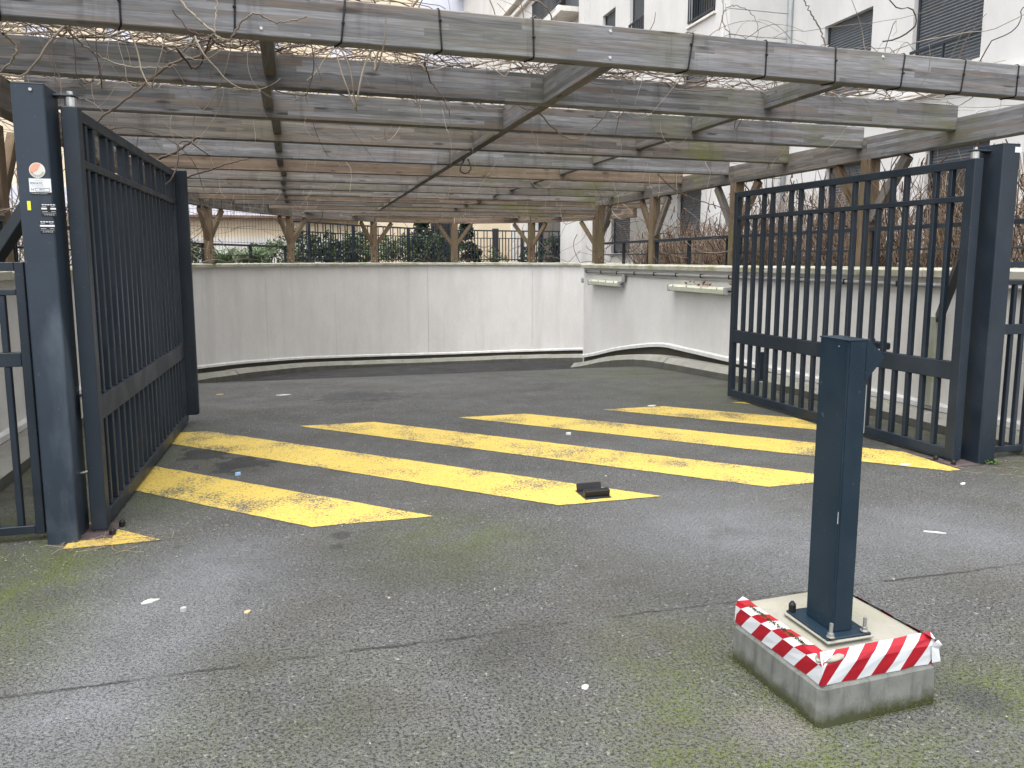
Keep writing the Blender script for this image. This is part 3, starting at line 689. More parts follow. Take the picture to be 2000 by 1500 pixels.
for i in range(330):                                   # heavy mat over the first two bays
    x = -2.5 + 7.6 * rnd.random() ** 1.5; y = rnd.uniform(5.05, 7.6)
    p = Vector((x, y, ZT + rnd.uniform(-.05, .08)))
    pts = walk(p, Vector((rnd.gauss(0, 1), rnd.gauss(0, .45), rnd.gauss(0, .12))), rnd.randint(8, 22), 0.085, 0.45, 0.012, ZT - 0.06 if abs(y - 6.23) > .2 and abs(y - 7.53) > .2 else ZT + .01, ZT + 0.13)
    if max(q.x for q in pts) > 0.3 and min(q.y for q in pts) < 5.1: continue
    pts = [q if (abs(q.y - jy(1, q.x)) > .08 and abs(q.y - jy(2, q.x)) > .08) or q.z > ZT + .008 else Vector((q.x, q.y, ZT + .01)) for q in pts]
    r = rnd.choice((0.004, 0.005, 0.006, 0.008)); V, Fc = vbin(); tube(V, Fc, pts, r, r * 0.5, 5)
for i in range(420):                                   # fine twigs filling the first bays
    x = -2.5 + 6.5 * rnd.random() ** 1.4; y = rnd.uniform(5.3, 7.4); p = Vector((x, y, ZT + rnd.uniform(0.0, .09)))
    pts = walk(p, Vector((rnd.gauss(0, 1), rnd.gauss(0, .6), rnd.gauss(0, .15))), rnd.randint(6, 14), 0.06, 0.45, 0.0, ZT + .008, ZT + 0.12)
    if max(q.x for q in pts) > 0.3 and min(q.y for q in pts) < 5.1: continue
    r = rnd.choice((0.002, 0.0025, 0.0035)); V, Fc = vbin(); tube(V, Fc, pts, r, r * 0.5, 3)
for i in range(30):                                    # thick drooping stems at the left front
    x = -2.3 + 3.2 * rnd.random() ** 1.3; y = rnd.uniform(5.0, 6.05)
    p = Vector((x, y, ZT + rnd.uniform(0, .06))); ln = rnd.randint(5, 10)
    pts = walk(p, Vector((rnd.gauss(0, 1), rnd.gauss(0, .15), -0.25)), ln, 0.06, 0.38, 0.13, 2.55)
    if rnd.random() < 0.75: pts += walk(pts[-1], pts[-1] - pts[-2], ln + 2, 0.06, 0.35, -0.22, 2.55)[1:]
    pts = [Vector((q.x, min(q.y, jy(1, q.x) - .07), q.z)) for q in pts]
    r = rnd.choice((0.0035, 0.0045, 0.006, 0.008)); V, Fc = bins['vine_pale'] if rnd.random() < .4 else vbin(); tube(V, Fc, pts, r, r * 0.55, 6)
for i in range(170):                                    # around the rear and right-hand posts
    q = rnd.choice(QH[:5] + [(HX_R, 15.6), (HX_R, 13.1), (HX_R, 10.4), (-2.2, 7.6), (-2.2, 15.0), (-2.1, 16.5)])
    p = Vector((q[0] + rnd.gauss(0, .5), q[1] + rnd.gauss(0, .4), rnd.uniform(1.5, 2.7)))
    pts = walk(p, Vector((rnd.gauss(0, 1), rnd.gauss(0, .5), rnd.gauss(0, .8))), rnd.randint(10, 22), 0.07, 0.5, 0.02, 1.45, 3.0)
    r = rnd.choice((0.004, 0.006, 0.009)); V, Fc = bins['vine_dark'] if rnd.random() < .6 else vbin(); tube(V, Fc, pts, r, r * 0.5, 4)
vn = thing('climbing_vine', 'bare leafless climber matted over the top of the timber pergola', 'vine', (-1.5, 6, ZT))
for nme in bins:
    o = link('stem_tangle', pd_mesh(*bins[nme]), vn, nme, True); o['kind'] = 'stuff'
# the big stems one can follow one by one: drawn through photo points, each at the depth of the joist it crosses
def stem(label, px, mat, r0, r1):
    pts = [at_y(a, b, d) for a, b, d in px]; dense = []
    for i in range(len(pts) - 1):
        p0, p1, p2, p3 = pts[max(i - 1, 0)], pts[i], pts[i + 1], pts[min(i + 2, len(pts) - 1)]
        for q in range(8):
            t = q / 8; dense.append(0.5 * ((2 * p1) + (p2 - p0) * t + (2 * p0 - 5 * p1 + 4 * p2 - p3) * t * t + (3 * p1 - p0 - 3 * p2 + p3) * t ** 3) + Vector((rnd.gauss(0, .004), rnd.gauss(0, .004), rnd.gauss(0, .004))))
    dense.append(pts[-1]); V, Fc = [], []; tube(V, Fc, dense, r0, r1, 6)
    o = link('vine_stem', pd_mesh(V, Fc), None, mat, True); tag(o, label, 'vine', 'single bare vine stems under the pergola'); return o
stem('long pale vine stem sloping down from the beams to the gate post with stickers', [(415, 85, 5.9), (390, 110, 6.0), (350, 118, 6.05), (300, 150, 6.1), (240, 200, 6.15), (190, 235, 6.2), (150, 270, 6.3)], 'vine_mid', 0.010, 0.007)
stem('pale stem crossing the second beam in a shallow curve', [(115, 40, 5.6), (160, 85, 5.9), (205, 115, 6.02), (255, 130, 6.05), (310, 132, 6.05), (345, 128, 6.05)], 'vine_pale', 0.007, 0.004)
stem('dark hooked stem looping below the front beam', [(345, 95, 5.7), (370, 125, 5.9), (385, 132, 5.95), (400, 105, 5.9), (410, 75, 5.7)], 'vine_dark', 0.008, 0.006)
stem('pale vine hanging in a big S beside the gate post', [(5, 65, 5.5), (28, 85, 5.6), (30, 105, 5.6), (10, 135, 5.7), (-20, 160, 5.8)], 'vine_pale', 0.008, 0.006)
stem('wide hanging loop of vine under the long diagonal spacer', [(1000, 160, 6.3), (1040, 205, 6.5), (1085, 255, 6.7), (1120, 272, 6.8), (1160, 250, 6.7), (1200, 200, 6.5), (1225, 165, 6.3)], 'vine_mid', 0.007, 0.004)
stem('small dark ring of vine hanging below the middle joists', [(912, 305, 9.8), (900, 322, 9.8), (900, 335, 9.8), (912, 338, 9.8), (920, 328, 9.8), (914, 310, 9.8)], 'vine_dark', 0.011, 0.009)
stem('slanting dark vine from joist to timber post on the lit wall', [(1284, 340, 11.0), (1320, 372, 11.0), (1360, 390, 10.8), (1400, 402, 10.6), (1430, 414, 10.3)], 'vine_dark', 0.009, 0.006)
stem('tall bare shoot rising above the front beam before the white facade', [(1612, 88, 4.9), (1598, 50, 4.9), (1580, 18, 4.9), (1562, -10, 4.9)], 'vine_mid', 0.006, 0.004)
stem('arched pale shoot above the front beam before the drainpipe', [(1430, 76, 4.9), (1410, 35, 4.9), (1430, 12, 4.9), (1465, 22, 4.9), (1480, 50, 4.9), (1478, 78, 4.9)], 'vine_mid', 0.0035, 0.002)
stem('thick brown branch slanting under the joists behind the gate leaf', [(310, 310, 9.4), (345, 295, 9.4), (385, 268, 9.4)], 'vine_dark', 0.016, 0.012)
stem('long thin branch behind the open gate leaf', [(355, 350, 10.9), (400, 335, 10.9), (450, 318, 10.9), (500, 307, 10.9)], 'vine_dark', 0.013, 0.007)
stem('pale stem draped over the face of the front beam', [(340, -12, 4.74), (372, 22, 4.74), (405, 52, 4.74), (432, 80, 4.76), (448, 92, 4.85)], 'vine_pale', 0.007, 0.006)
stem('curved stem over the front beam meeting the draped stems', [(446, 84, 4.76), (470, 45, 4.74), (500, 26, 4.74), (535, 42, 4.74), (575, 40, 4.74), (600, 32, 4.74)], 'vine_mid', 0.006, 0.0035)
stem('thin dark twig lying slanted on the front beam', [(336, 18, 4.75), (372, 60, 4.75), (410, 70, 4.75), (440, 82, 4.77)], 'vine_dark', 0.004, 0.003)
stem('pale stem hanging straight past the front beam end of the bundle', [(425, -12, 4.75), (422, 25, 4.74), (418, 62, 4.75), (402, 75, 4.76)], 'vine_pale', 0.0045, 0.003)
stem('forked shoot hanging under the front beam', [(830, 125, 5.6), (842, 160, 5.9), (865, 190, 5.9), (880, 228, 5.9)], 'vine_dark', 0.006, 0.003)

# ------------------------------------------------------------------ gate
BAR = [('F' if i % 3 != 1 else 'S') for i in range(19)]
def gate_leaf(label, hinge, end, top, safety):
    h0 = Vector((*hinge, 0)); e0 = Vector((*end, 0)); L = (e0 - h0).length; az = math.atan2((e0 - h0).y, (e0 - h0).x)
    t = thing('gate_leaf', label, 'gate', tuple(h0), 'two open leaves of the vehicle gate')
    def lb(name, x, z, sx, sz, dy=0.05, par=t, mat='steel_navy', yo=0.0, bev=0.004):
        c_ = h0 + Vector((math.cos(az) * x - math.sin(az) * yo, math.sin(az) * x + math.cos(az) * yo, z)); return box(name, c_, (sx, dy, sz), mat, par, bev, az)
    z0 = 0.022
    lb('hinge_stile', 0.04, (top + z0) / 2, 0.08, top - z0, 0.08); lb('end_stile', L - 0.03, (top + z0) / 2, 0.06, top - z0, 0.06)
    a, b = 0.08, L - 0.06; w_ = b - a; xm = (a + b) / 2
    zt2 = top - 0.275
    lb('top_rail', xm, top - 0.03, w_ - 0.002, 0.06, 0.056); lb('upper_rail', xm, zt2, w_ - 0.002, 0.042, 0.052)
    lb('middle_rail', xm, 0.685, w_ - 0.002, 0.135, 0.056); lb('bottom_rail', xm, z0 + 0.04, w_ - 0.002, 0.08, 0.056)
    n = len(BAR); pit = w_ / (n + 1)
    for i, kd in enumerate(BAR):
        x = b - pit * (i + 1)
        lb('bar', x, (0.7525 + zt2 - 0.021) / 2, 0.034, zt2 - 0.021 - 0.7525 - 0.001, 0.044)
        lb('bar', x, (z0 + 0.08 + 0.6175) / 2, 0.034, 0.6175 - z0 - 0.08 - 0.001, 0.044)
        if kd == 'F': lb('bar', x, (zt2 + 0.021 + top - 0.06) / 2, 0.034, top - 0.06 - zt2 - 0.021 - 0.001, 0.044)
    pf = lb('pivot_foot', 0.04, 0.011, 0.06, 0.02, 0.06, mat='rusty_plate')
    if safety:
        lb('safety_edge', L + 0.036, (top + 0.05) / 2 + 0.02, 0.06, top - 0.06, 0.15, mat='steel_navy', yo=-0.045, bev=0.012)
        lb('floor_guide', L - 0.02, 0.0, 0.04, 0.04, 0.02, mat='steel_navy')
    return t, h0, az, L
lleaf = gate_leaf('open gate leaf of navy steel bars hung on the post with stickers', (-1.09, 4.60), (-1.022, 7.62), 2.285, True)
rleaf = gate_leaf('open gate leaf of navy steel bars standing before the strip lights', (4.70, 4.56), (4.565, 7.50), 2.215, False)
def gate_post(label, x0, x1, y0, y1, top, mat, hx, lst, strut):
    t = thing('gate_post', label, 'post', ((x0 + x1) / 2, (y0 + y1) / 2, 0), 'two square posts of the vehicle gate')
    bm = bmesh.new(); bbox(bm, ((x0 + x1) / 2, (y0 + y1) / 2, top / 2 - 0.02), (x1 - x0, y1 - y0, top + 0.04))
    es = [e for e in bm.edges if abs(e.verts[0].co.z - e.verts[1].co.z) > 1]
    bmesh.ops.bevel(bm, geom=es, offset=0.014, segments=3, affect='EDGES', profile=0.6)
    link('column', bm_mesh(bm), t, mat)
    box('cap', ((x0 + x1) / 2, (y0 + y1) / 2, top + 0.004), (x1 - x0 - 0.004, y1 - y0 - 0.004, 0.008), mat, t)
    hz = lst + 0.055; hy = (y0 + y1) / 2
    s_ = 1 if hx > x1 else -1; px = x1 if s_ > 0 else x0
    lf = lleaf if s_ > 0 else rleaf
    piv = lf[1] + Vector((math.cos(lf[2]) * 0.04, math.sin(lf[2]) * 0.04, 0))
    arm = beam('hinge_arm', (px - s_ * 0.002, piv.y + 0.01, hz), (piv.x + s_ * 0.03, piv.y, hz), 0.07, 0.012, 'steel_navy', t)
    bm = bmesh.new(); bcyl(bm, (piv.x, piv.y, lst + 0.002), (piv.x, piv.y, hz - 0.007), 0.029, 14); bcyl(bm, (piv.x, piv.y, hz + 0.007), (piv.x, piv.y, hz + 0.025), 0.015, 6); link('hinge_bush', bm_mesh(bm), arm, 'zinc')
    bm = bmesh.new(); bbox(bm, (piv.x - s_ * 0.01, piv.y - 0.01, 0.004), (abs(piv.x - px) * 1.35 + 0.08, 0.26, 0.009)); plate = link('floor_plate', bm_mesh(bm), t, 'rusty_plate')
    for (a, b) in ((0.075, -0.09), (0.095, 0.055)):
        bm = bmesh.new(); c_ = Vector((piv.x + s_ * a, piv.y + b, 0.009)); bcyl(bm, c_, c_ + Vector((0, 0, 0.022)), 0.018, 6); bcyl(bm, c_ + Vector((0, 0, .022)), c_ + Vector((0, 0, 0.034)), 0.014, 8, 0.006)
        link('bolt', bm_mesh(bm), plate, 'black_plastic')
    beam('strut', strut[0], strut[1], 0.06, 0.085, 'steel_navy', t)
    return t
gl = gate_post('left navy gate post faded grey in patches, carrying stickers', -1.315, -1.165, 4.475, 4.72, 2.36, 'steel_faded', -1.09, 2.285, ((-1.28, 4.73, 1.88), (-2.19, 5.75, 1.0)))
gr = gate_post('navy gate post beside the wall lights with small white tag', 4.815, 4.965, 4.475, 4.72, 2.305, 'steel_navy', 4.70, 2.215, ((4.90, 4.725, 1.86), (5.58, 5.72, 0.98)))
box('pier', (5.60, 5.80, 0.585), (0.09, 0.15, 0.83), 'pier_concrete', gr, 0.01)
box('pier', (-2.16, 5.85, 0.585), (0.07, 0.15, 0.83), 'pier_concrete', gl, 0.01)
box('tag', (4.94, 4.4735, 2.27), (0.055, 0.002, 0.038), 'sticker_white', gr, 0.0005)
# opener hardware between post and leaf
mo = box('opener_housing', (-1.140, 4.86, 0.70), (0.05, 0.16, 0.12), 'black_plastic', gl, 0.012); box('opener_plate', (-1.14, 4.80, 0.775), (0.055, 0.10, 0.026), 'zinc', gl, 0.004)
V, Fc = [], []; tube(V, Fc, [Vector((-1.168, 4.62, 0.345)), Vector((-1.13, 4.62, 0.352)), Vector((-1.10, 4.62, 0.345)), Vector((-1.09, 4.62, 0.33))], 0.007, 0.007, 8); link('stop_hook', pd_mesh(V, Fc), gl, 'zinc', True)
bm = bmesh.new(); bcyl(bm, (-1.225, 4.473, 2.335), (-1.225, 4.468, 2.335), 0.008, 10); link('screw', bm_mesh(bm), gl, 'zinc')
# ---- stickers on the left post (front face plane y = 4.475)
YF = 4.4735
def sticker(name, x0, x1, z0, z1, mat, par, dy=0.0): return box(name, ((x0 + x1) / 2, YF - dy, (z0 + z1) / 2), (x1 - x0, 0.001, z1 - z0), mat, par, 0.0)
def text(s_, x, z, size, mat, par, dy=0.0015, align='LEFT', sx=1.0):
    cu = bpy.data.curves.new('t', 'FONT'); cu.body = s_; cu.size = size; cu.align_x = align; cu.extrude = 0.0
    to = bpy.data.objects.new('t', cu); C.objects.link(to); dg = bpy.context.evaluated_depsgraph_get(); dg.update()
    me = bpy.data.meshes.new_from_object(to.evaluated_get(dg)); C.objects.unlink(to); bpy.data.objects.remove(to)
    me.transform(Matrix.Translation((x, YF - dy, z)) @ Matrix.Rotation(R(90), 4, 'X') @ Matrix.Diagonal((sx, 1, 1, 1)))
    return link('lettering', me, par, mat)
bm = bmesh.new(); bmesh.ops.create_circle(bm, cap_ends=True, segments=32, radius=0.036, matrix=Matrix.Translation((-1.2225, YF - 0.0006, 1.945)) @ Matrix.Rotation(R(90), 4, 'X') @ Matrix.Diagonal((1.0, 1.05, 1, 1)))
rs = link('round_sticker', bm_mesh(bm), gl, 'sticker_cream'); rs['label'] = 'round cream sticker with a faded orange half'
V = [(-1.2225, YF - 0.0014, 1.945)] + [(-1.2225 + 0.033 * math.cos(a), YF - 0.0014, 1.945 + 0.034 * math.sin(a)) for a in [R(60 + 150 * i / 20) for i in range(21)]]
link('sticker_print', pd_mesh(V, [(0, i + 2, i + 1) for i in range(20)]), rs, 'sticker_orange')
for i in range(9):
    a = R(200 + i * 17.5); box('sticker_tick', (-1.2225 + 0.027 * math.cos(a), YF - 0.0016, 1.945 + 0.028 * math.sin(a)), (0.0045, 0.0008, 0.009), 'lamp_grey', rs, 0, roty=-(a + R(90)))
pl = sticker('maker_plate', -1.263, -1.165, 1.838, 1.905, 'sticker_white', gl, 0.0004); pl['label'] = 'silver maker plate with a number box'
text('FERMATIC', -1.259, 1.876, 0.0155, 'sticker_black', pl, sx=0.82); text('INSTALLE PAR', -1.236, 1.893, 0.006, 'lamp_grey', pl)
text('AUTOMATISMES', -1.250, 1.866, 0.007, 'lamp_grey', pl); text('N\u00b0', -1.256, 1.845, 0.015, 'sticker_black', pl); text('18315', -1.222, 1.847, 0.0105, 'sticker_black', pl)
for (a, b, c_, d) in ((-1.236, -1.172, 1.857, 1.8583), (-1.236, -1.172, 1.842, 1.8433), (-1.236, -1.2347, 1.842, 1.858), (-1.1733, -1.172, 1.842, 1.858)): sticker('number_frame', a, b, c_, d, 'sticker_black', pl, 0.0014)
ps = sticker('phone_strip', -1.258, -1.168, 1.826, 1.8375, 'sticker_black', gl, 0.0004); text('01 34 78 25 40 - Dammartin 21', -1.255, 1.829, 0.0068, 'sticker_white', ps, sx=0.82)
sticker('yellow_tab', -1.279, -1.263, 1.748, 1.793, 'sticker_yellow', gl, 0.0004)
for (x0, z1, band) in ((-1.218, 1.782, 1), (-1.230, 1.697, 0)):
    s1 = sticker('black_label', x0, x0 + 0.068, z1 - 0.062, z1, 'sticker_black', gl, 0.0004); s1['label'] = 'black service sticker with white lettering'
    for q in range(5): sticker('label_print', x0 + 0.004 + q * 0.0125, x0 + 0.0135 + q * 0.0125, z1 - 0.008, z1 - 0.003, 'sticker_white', s1, 0.0014)
    if band:
        sticker('label_print', x0 + 0.001, x0 + 0.026, z1 - 0.029, z1 - 0.021, 'sticker_white', s1, 0.0014); sticker('label_print', x0 + 0.042, x0 + 0.067, z1 - 0.029, z1 - 0.021, 'sticker_white', s1, 0.0014)
    else: sticker('label_print', x0 + 0.001, x0 + 0.067, z1 - 0.030, z1 - 0.021, 'sticker_white', s1, 0.0014)
    for (q, ww) in ((0.016, 0.02), (0.040, 0.024)): sticker('label_print', x0 + 0.004, x0 + 0.004 + ww, z1 - q, z1 - q + 0.0015, 'sticker_white', s1, 0.0014); sticker('label_print', x0 + 0.045, x0 + 0.045 + ww * .8, z1 - q, z1 - q + 0.0015, 'sticker_white', s1, 0.0014)
    sticker('label_print', x0 + 0.003, x0 + 0.065, z1 - 0.0475, z1 - 0.0465, 'sticker_white', s1, 0.0014)
    text('01 34 78 25 40', x0 + 0.012, z1 - 0.058, 0.0075, 'sticker_white', s1)

# ---- fixed side panels
def fence_panel(label, x0, x1, y, bars, near_left):
    t = thing('fence_panel', label, 'fence', ((x0 + x1) / 2, y, 0), 'fixed fence panels either side of the gate'); xm = (x0 + x1) / 2
    for x in (x0 + 0.022, x1 - 0.022): box('stile', (x, y, 0.765), (0.044, 0.044, 1.45), 'steel_navy', t)
    L = x1 - x0 - 0.09
    for (z, h_) in ((1.467, 0.045), (1.335, 0.03), (0.985, 0.075), (0.065, 0.045)): box('rail', (xm, y, z), (L, 0.04, h_), 'steel_navy', t)
    for x in bars:
        for (a, b) in ((0.088, 0.947), (1.023, 1.319)): box('bar', (x, y, (a + b) / 2), (0.03, 0.034, b - a), 'steel_navy', t)
fence_panel('narrow navy bar panel between the stickered post and the wall', -2.12, -1.345, 4.585, [-1.46, -1.58, -1.70, -1.82, -1.94, -2.04], True)
fence_panel('narrow navy bar panel between the tagged post and the wall', 4.995, 5.585, 4.62, [5.075, 5.175, 5.275, 5.375, 5.48], False)

# ---- stops on the ground
t = thing('gate_stop', 'small black steel channel fixed on a yellow stripe', 'gate stop', (1.80, 4.54, 0))
bm = bmesh.new(); bbox(bm, (0, 0, 0.008), (0.17, 0.19, 0.008)); m_ = link('base', bm_mesh(bm), t, 'steel_navy'); m_.location = (1.80, 4.54, 0); adopt(m_, t)
for (yy, hh) in ((-0.060, 0.045), (0.075, 0.05)):
    bm = bmesh.new(); bbox(bm, (0, 0, 0), (0.17, 0.012 if yy > 0 else 0.04, hh), Matrix.Rotation(R(-18 if yy > 0 else 12), 3, 'X'), 0.004); q = link('stop_plate', bm_mesh(bm), t, 'black_plastic'); q.location = (1.80, 4.54 + yy, 0.012 + hh / 2); adopt(q, t)
t = thing('gate_stop', 'mossy concrete block with upright steel bolt behind the right leaf', 'gate stop', (4.85, 7.3, 0)); zg = 0.0
box('block', (4.86, 7.32, zg + 0.08), (0.2, 0.22, 0.26), 'pier_concrete', t, 0.012); box('bolt_plate', (4.82, 7.30, zg + 0.215), (0.10, 0.1, 0.01), 'steel_navy', t)
box('bolt_bar', (4.81, 7.29, zg + 0.37), (0.05, 0.03, 0.30), 'steel_navy', t); 
t = thing('gate_latch', 'dark latch arm on the middle rail of the right leaf', 'latch', (4.75, 5.5, 0.8)); box('body', (4.76, 5.48, 0.785), (0.06, 0.18, 0.06), 'steel_navy', t, 0.012); box('lever', (4.76, 5.62, 0.80), (0.04, 0.12, 0.03), 'steel_navy', t, 0.006, rotx=-0.4)

# ------------------------------------------------------------------ barrier post on its taped block
BR = R(3.0); B0 = Vector((1.578, 1.985, 0)); ux = Vector((math.cos(BR), math.sin(BR), 0)); uy = Vector((-math.sin(BR), math.cos(BR), 0))
bt = thing('barrier_post', 'navy steel barrier arm post on a concrete block wrapped in red and white tape', 'post', tuple(B0 + ux * .24 + uy * .24))
def bw(a, b, z): return B0 + ux * a + uy * b + Vector((0, 0, z))
S = 0.485
def ring(inset, z, e=0.0): return [bw(inset, inset, z), bw(S - inset, inset, z), bw(S - inset, S - inset, z), bw(inset, S - inset, z)]
def loft(rings, cap=True):
    bm = bmesh.new(); vs = [[bm.verts.new(v) for v in r] for r in rings]; n = len(rings[0])
    for a, b in zip(vs, vs[1:]):
        for i in range(n): bm.faces.new((a[i], a[(i + 1) % n], b[(i + 1) % n], b[i]))
    if cap: bm.faces.new(vs[-1]); bm.faces.new(vs[0][::-1])
    return bm
def ring8(inset, z, ch=0.018):
    a, b = inset, S - inset
    return [bw(a + ch, a, z), bw(b - ch, a, z), bw(b, a + ch, z), bw(b, b - ch, z), bw(b - ch, b, z), bw(a + ch, b, z), bw(a, b - ch, z), bw(a, a + ch, z)]
blk = link('concrete_block', bm_mesh(loft([ring8(-0.004, -0.05), ring8(-0.004, 0.02), ring8(0.0, 0.128), ring8(0.006, 0.136), ring8(0.012, 0.15), ring8(0.012, 0.17)])), bt, 'block_stained')
bm = loft([ring8(0.013, 0.168), ring8(0.014, 0.208), ring8(0.022, 0.224), ring8(0.05, 0.234), ring8(0.13, 0.252), ring8(0.165, 0.256)])
bmesh.ops.subdivide_edges(bm, edges=bm.edges[:], cuts=3, use_grid_fill=True)
for v in bm.verts:
    if v.co.z > 0.215: v.co.z += 0.003 * noise.noise(v.co * 14)
me = bm_mesh(bm); mt = link('mortar_cap', me, bt, 'mortar', True)
# spalled corner patch
bm = bmesh.new(); bmesh.ops.create_icosphere(bm, subdivisions=2, radius=1.0, matrix=Matrix.Translation(bw(0.055, 0.028, 0.222)) @ Matrix.Rotation(BR, 4, 'Z') @ Matrix.Diagonal((0.060, 0.026, 0.011, 1)))
for v in bm.verts: v.co += Vector((0, 0, 0)) + 0.008 * Vector((noise.noise(v.co * 40), noise.noise(v.co * 40 + Vector((5, 5, 5))), 0.6 * noise.noise(v.co * 50)))
link('mortar_lump', bm_mesh(bm), mt, 'mortar', True)
# moss line
V, Fc = [], []
for i in range(1500):
    q = rnd.random()
    if q < .45: c_ = bw(0.022 + rnd.gauss(0, .006), rnd.uniform(0.1, 0.42), 0.232)
    elif q < .7: c_ = bw(rnd.uniform(0.18, 0.47), -0.012 + rnd.gauss(0, .006), rnd.uniform(0.0, 0.05) * rnd.random())
    else: c_ = bw(-0.012 + rnd.gauss(0, .008), rnd.uniform(-0.01, 0.5), rnd.uniform(0, 0.012))
    a = rnd.uniform(0, 6.3); h_ = rnd.uniform(.002, .006); d = Vector((math.cos(a), math.sin(a), 0)) * 0.002; b = len(V)
    V += [c_ - d, c_ + d, c_ + Vector((rnd.gauss(0, .003), rnd.gauss(0, .003), h_))]; Fc.append((b, b + 1, b + 2))
plant('moss', (0.045, 0.055, 0.012), (0.10, 0.11, 0.03), 0.9, 0.1, 30); o = link('moss', pd_mesh(V, Fc), blk, 'moss'); o['kind'] = 'stuff'
# tape: vertical band and a fold over the edge, slanted red/white fields
def tape_side(org, du, dn, L, lean, par, z0=0.142, z1=0.208, ph=0.0, swap=False):
    # du along the side, dn outward
    V, Fc, MI = [], [], []; lvl = [(z0, 0.0055, 0.0), ((z0 + z1) / 2, 0.0065, 0.5), (z1, 0.0055, 1.0), (z1 + 0.018, -0.003, 1.45), (z1 + 0.0315, -0.025, 2.1)]
    fw_ = 0.060; n = int(L / fw_) + 8
    for (za, na, ta), (zb, nb, tb) in zip(lvl, lvl[1:]):
        for i in range(-6, n):
            q = []
            for (z, nn, tt, e) in ((za, na, ta, 0), (za, na, ta, 1), (zb, nb, tb, 1), (zb, nb, tb, 0)):
                u = (i + e) * fw_ + ph + lean * tt; u = max(0.0, min(L, u)); q.append((u, z, nn))
            if q[1][0] - q[0][0] < 1e-5 and q[2][0] - q[3][0] < 1e-5: continue
            b = len(V)
            for (u, z, nn) in q: V.append(org + du * u + dn * (nn + 0.0012 * math.sin(u * 61 + z * 90)) + Vector((0, 0, z + 0.0016 * math.sin(u * 37))))
            Fc.append((b, b + 1, b + 2, b + 3)); MI.append((i + (1 if swap and za >= z1 else 0)) % 2)
    me = pd_mesh(V, Fc); me.materials.append(M['tape_red']); me.materials.append(M['tape_white'])
    for pq, mi in zip(me.polygons, MI): pq.material_index = mi
    bm = bmesh.new(); bm.from_mesh(me); bmesh.ops.dissolve_degenerate(bm, dist=1e-5, edges=bm.edges[:]); bm.to_mesh(me); bm.free()
    return link('hazard_tape', me, par)
tape_side(bw(0.0055, 0.012, 0), ux, -uy, S - 0.011, 0.055, blk, ph=-0.04)
tape_side(bw(0.012, S - 0.0055, 0), -uy, -ux, S - 0.011, 0.055, blk, ph=-0.02, swap=True)
tape_side(bw(S - 0.012, 0.0055, 0), uy, ux, S - 0.011, -0.04, blk)
# torn loose end at the right corner
V = [bw(S - 0.03, -0.001, 0.148), bw(S + 0.004, -0.004, 0.150), bw(S + 0.012, 0.01, 0.17), bw(S + 0.004, 0.006, 0.19), bw(S + 0.012, 0.0, 0.205), bw(S - 0.004, 0.004, 0.225), bw(S - 0.02, 0.0, 0.222), bw(S - 0.034, 0.002, 0.205)]
link('tape_end', pd_mesh([tuple(v) for v in V], [(0, 1, 2, 3, 7), (3, 4, 5, 6, 7)]), blk, 'tape_white')
# base plate, bolts and column
PX0, PX1, PY0, PY1 = 1.690, 1.770, 2.085, 2.230
bm = bmesh.new(); bbox(bm, ((PX0 + PX1) / 2, (PY0 + PY1) / 2 + 0.005, 0.2605), (0.172, 0.225, 0.009), None, 0.002); plate = link('base_plate', bm_mesh(bm), bt, 'steel_gloss')
bm = bmesh.new(); bbox(bm, ((PX0 + PX1) / 2, (PY0 + PY1) / 2 + 0.005, 0.2525), (0.184, 0.238, 0.009), Matrix.Rotation(0.02, 3, 'Z'), 0.003); link('grout_bed', bm_mesh(bm), bt, 'mortar')
for (x, y, k_) in ((PX0 - 0.030, PY0 - 0.030, 0), (PX1 + 0.028, PY0 - 0.022, 0), (PX0 - 0.032, PY1 + 0.03, 1), (PX1 + 0.03, PY1 + 0.03, 0)):
    bm = bmesh.new()
    if k_: bcyl(bm, (x, y, .267), (x, y, .292), 0.0125, 12); bcyl(bm, (x, y, .292), (x, y, .303), 0.0125, 12, 0.005)
    else: bcyl(bm, (x, y, .268), (x, y, .271), 0.014, 14); bcyl(bm, (x, y, .271), (x, y, .282), 0.0105, 6); bcyl(bm, (x, y, .282), (x + .001, y, .315), 0.006, 10)
    link('bolt', bm_mesh(bm), plate, 'black_plastic' if k_ else 'zinc')
TOPZ = 1.243
bm = bmesh.new(); bbox(bm, ((PX0 + PX1) / 2, (PY0 + PY1) / 2, (0.268 + TOPZ) / 2), (PX1 - PX0, PY1 - PY0, TOPZ - 0.268))
es = [e for e in bm.edges if abs(e.verts[0].co.z - e.verts[1].co.z) > .5]; bmesh.ops.bevel(bm, geom=es, offset=0.007, segments=3, affect='EDGES')
col_ = link('column', bm_mesh(bm), bt, 'steel_gloss')
P = [(PX1 - 0.012, TOPZ + 0.002), (PX1, TOPZ + 0.002), (PX1 + 0.055, TOPZ - 0.050), (PX1 + 0.055, TOPZ - 0.058), (PX1 - 0.006, TOPZ - 0.125), (PX1 - 0.012, TOPZ - 0.125)]
for yy in (PY0 + 0.0025, PY1 - 0.0025):
    V = [(x, yy + d, z) for d in (-0.004, 0.004) for x, z in P]; m_ = len(P)
    me = pd_mesh(V, [tuple(range(m_))[::-1], tuple(range(m_, 2 * m_))] + [(i, (i + 1) % m_, m_ + (i + 1) % m_, m_ + i) for i in range(m_)]); link('fork_plate', me, bt, 'steel_gloss')
box('top_cap', ((PX0 + PX1) / 2, (PY0 + PY1) / 2, TOPZ + 0.003), (PX1 - PX0 + 0.001, PY1 - PY0 + 0.001, 0.005), 'steel_gloss', bt, 0.001)
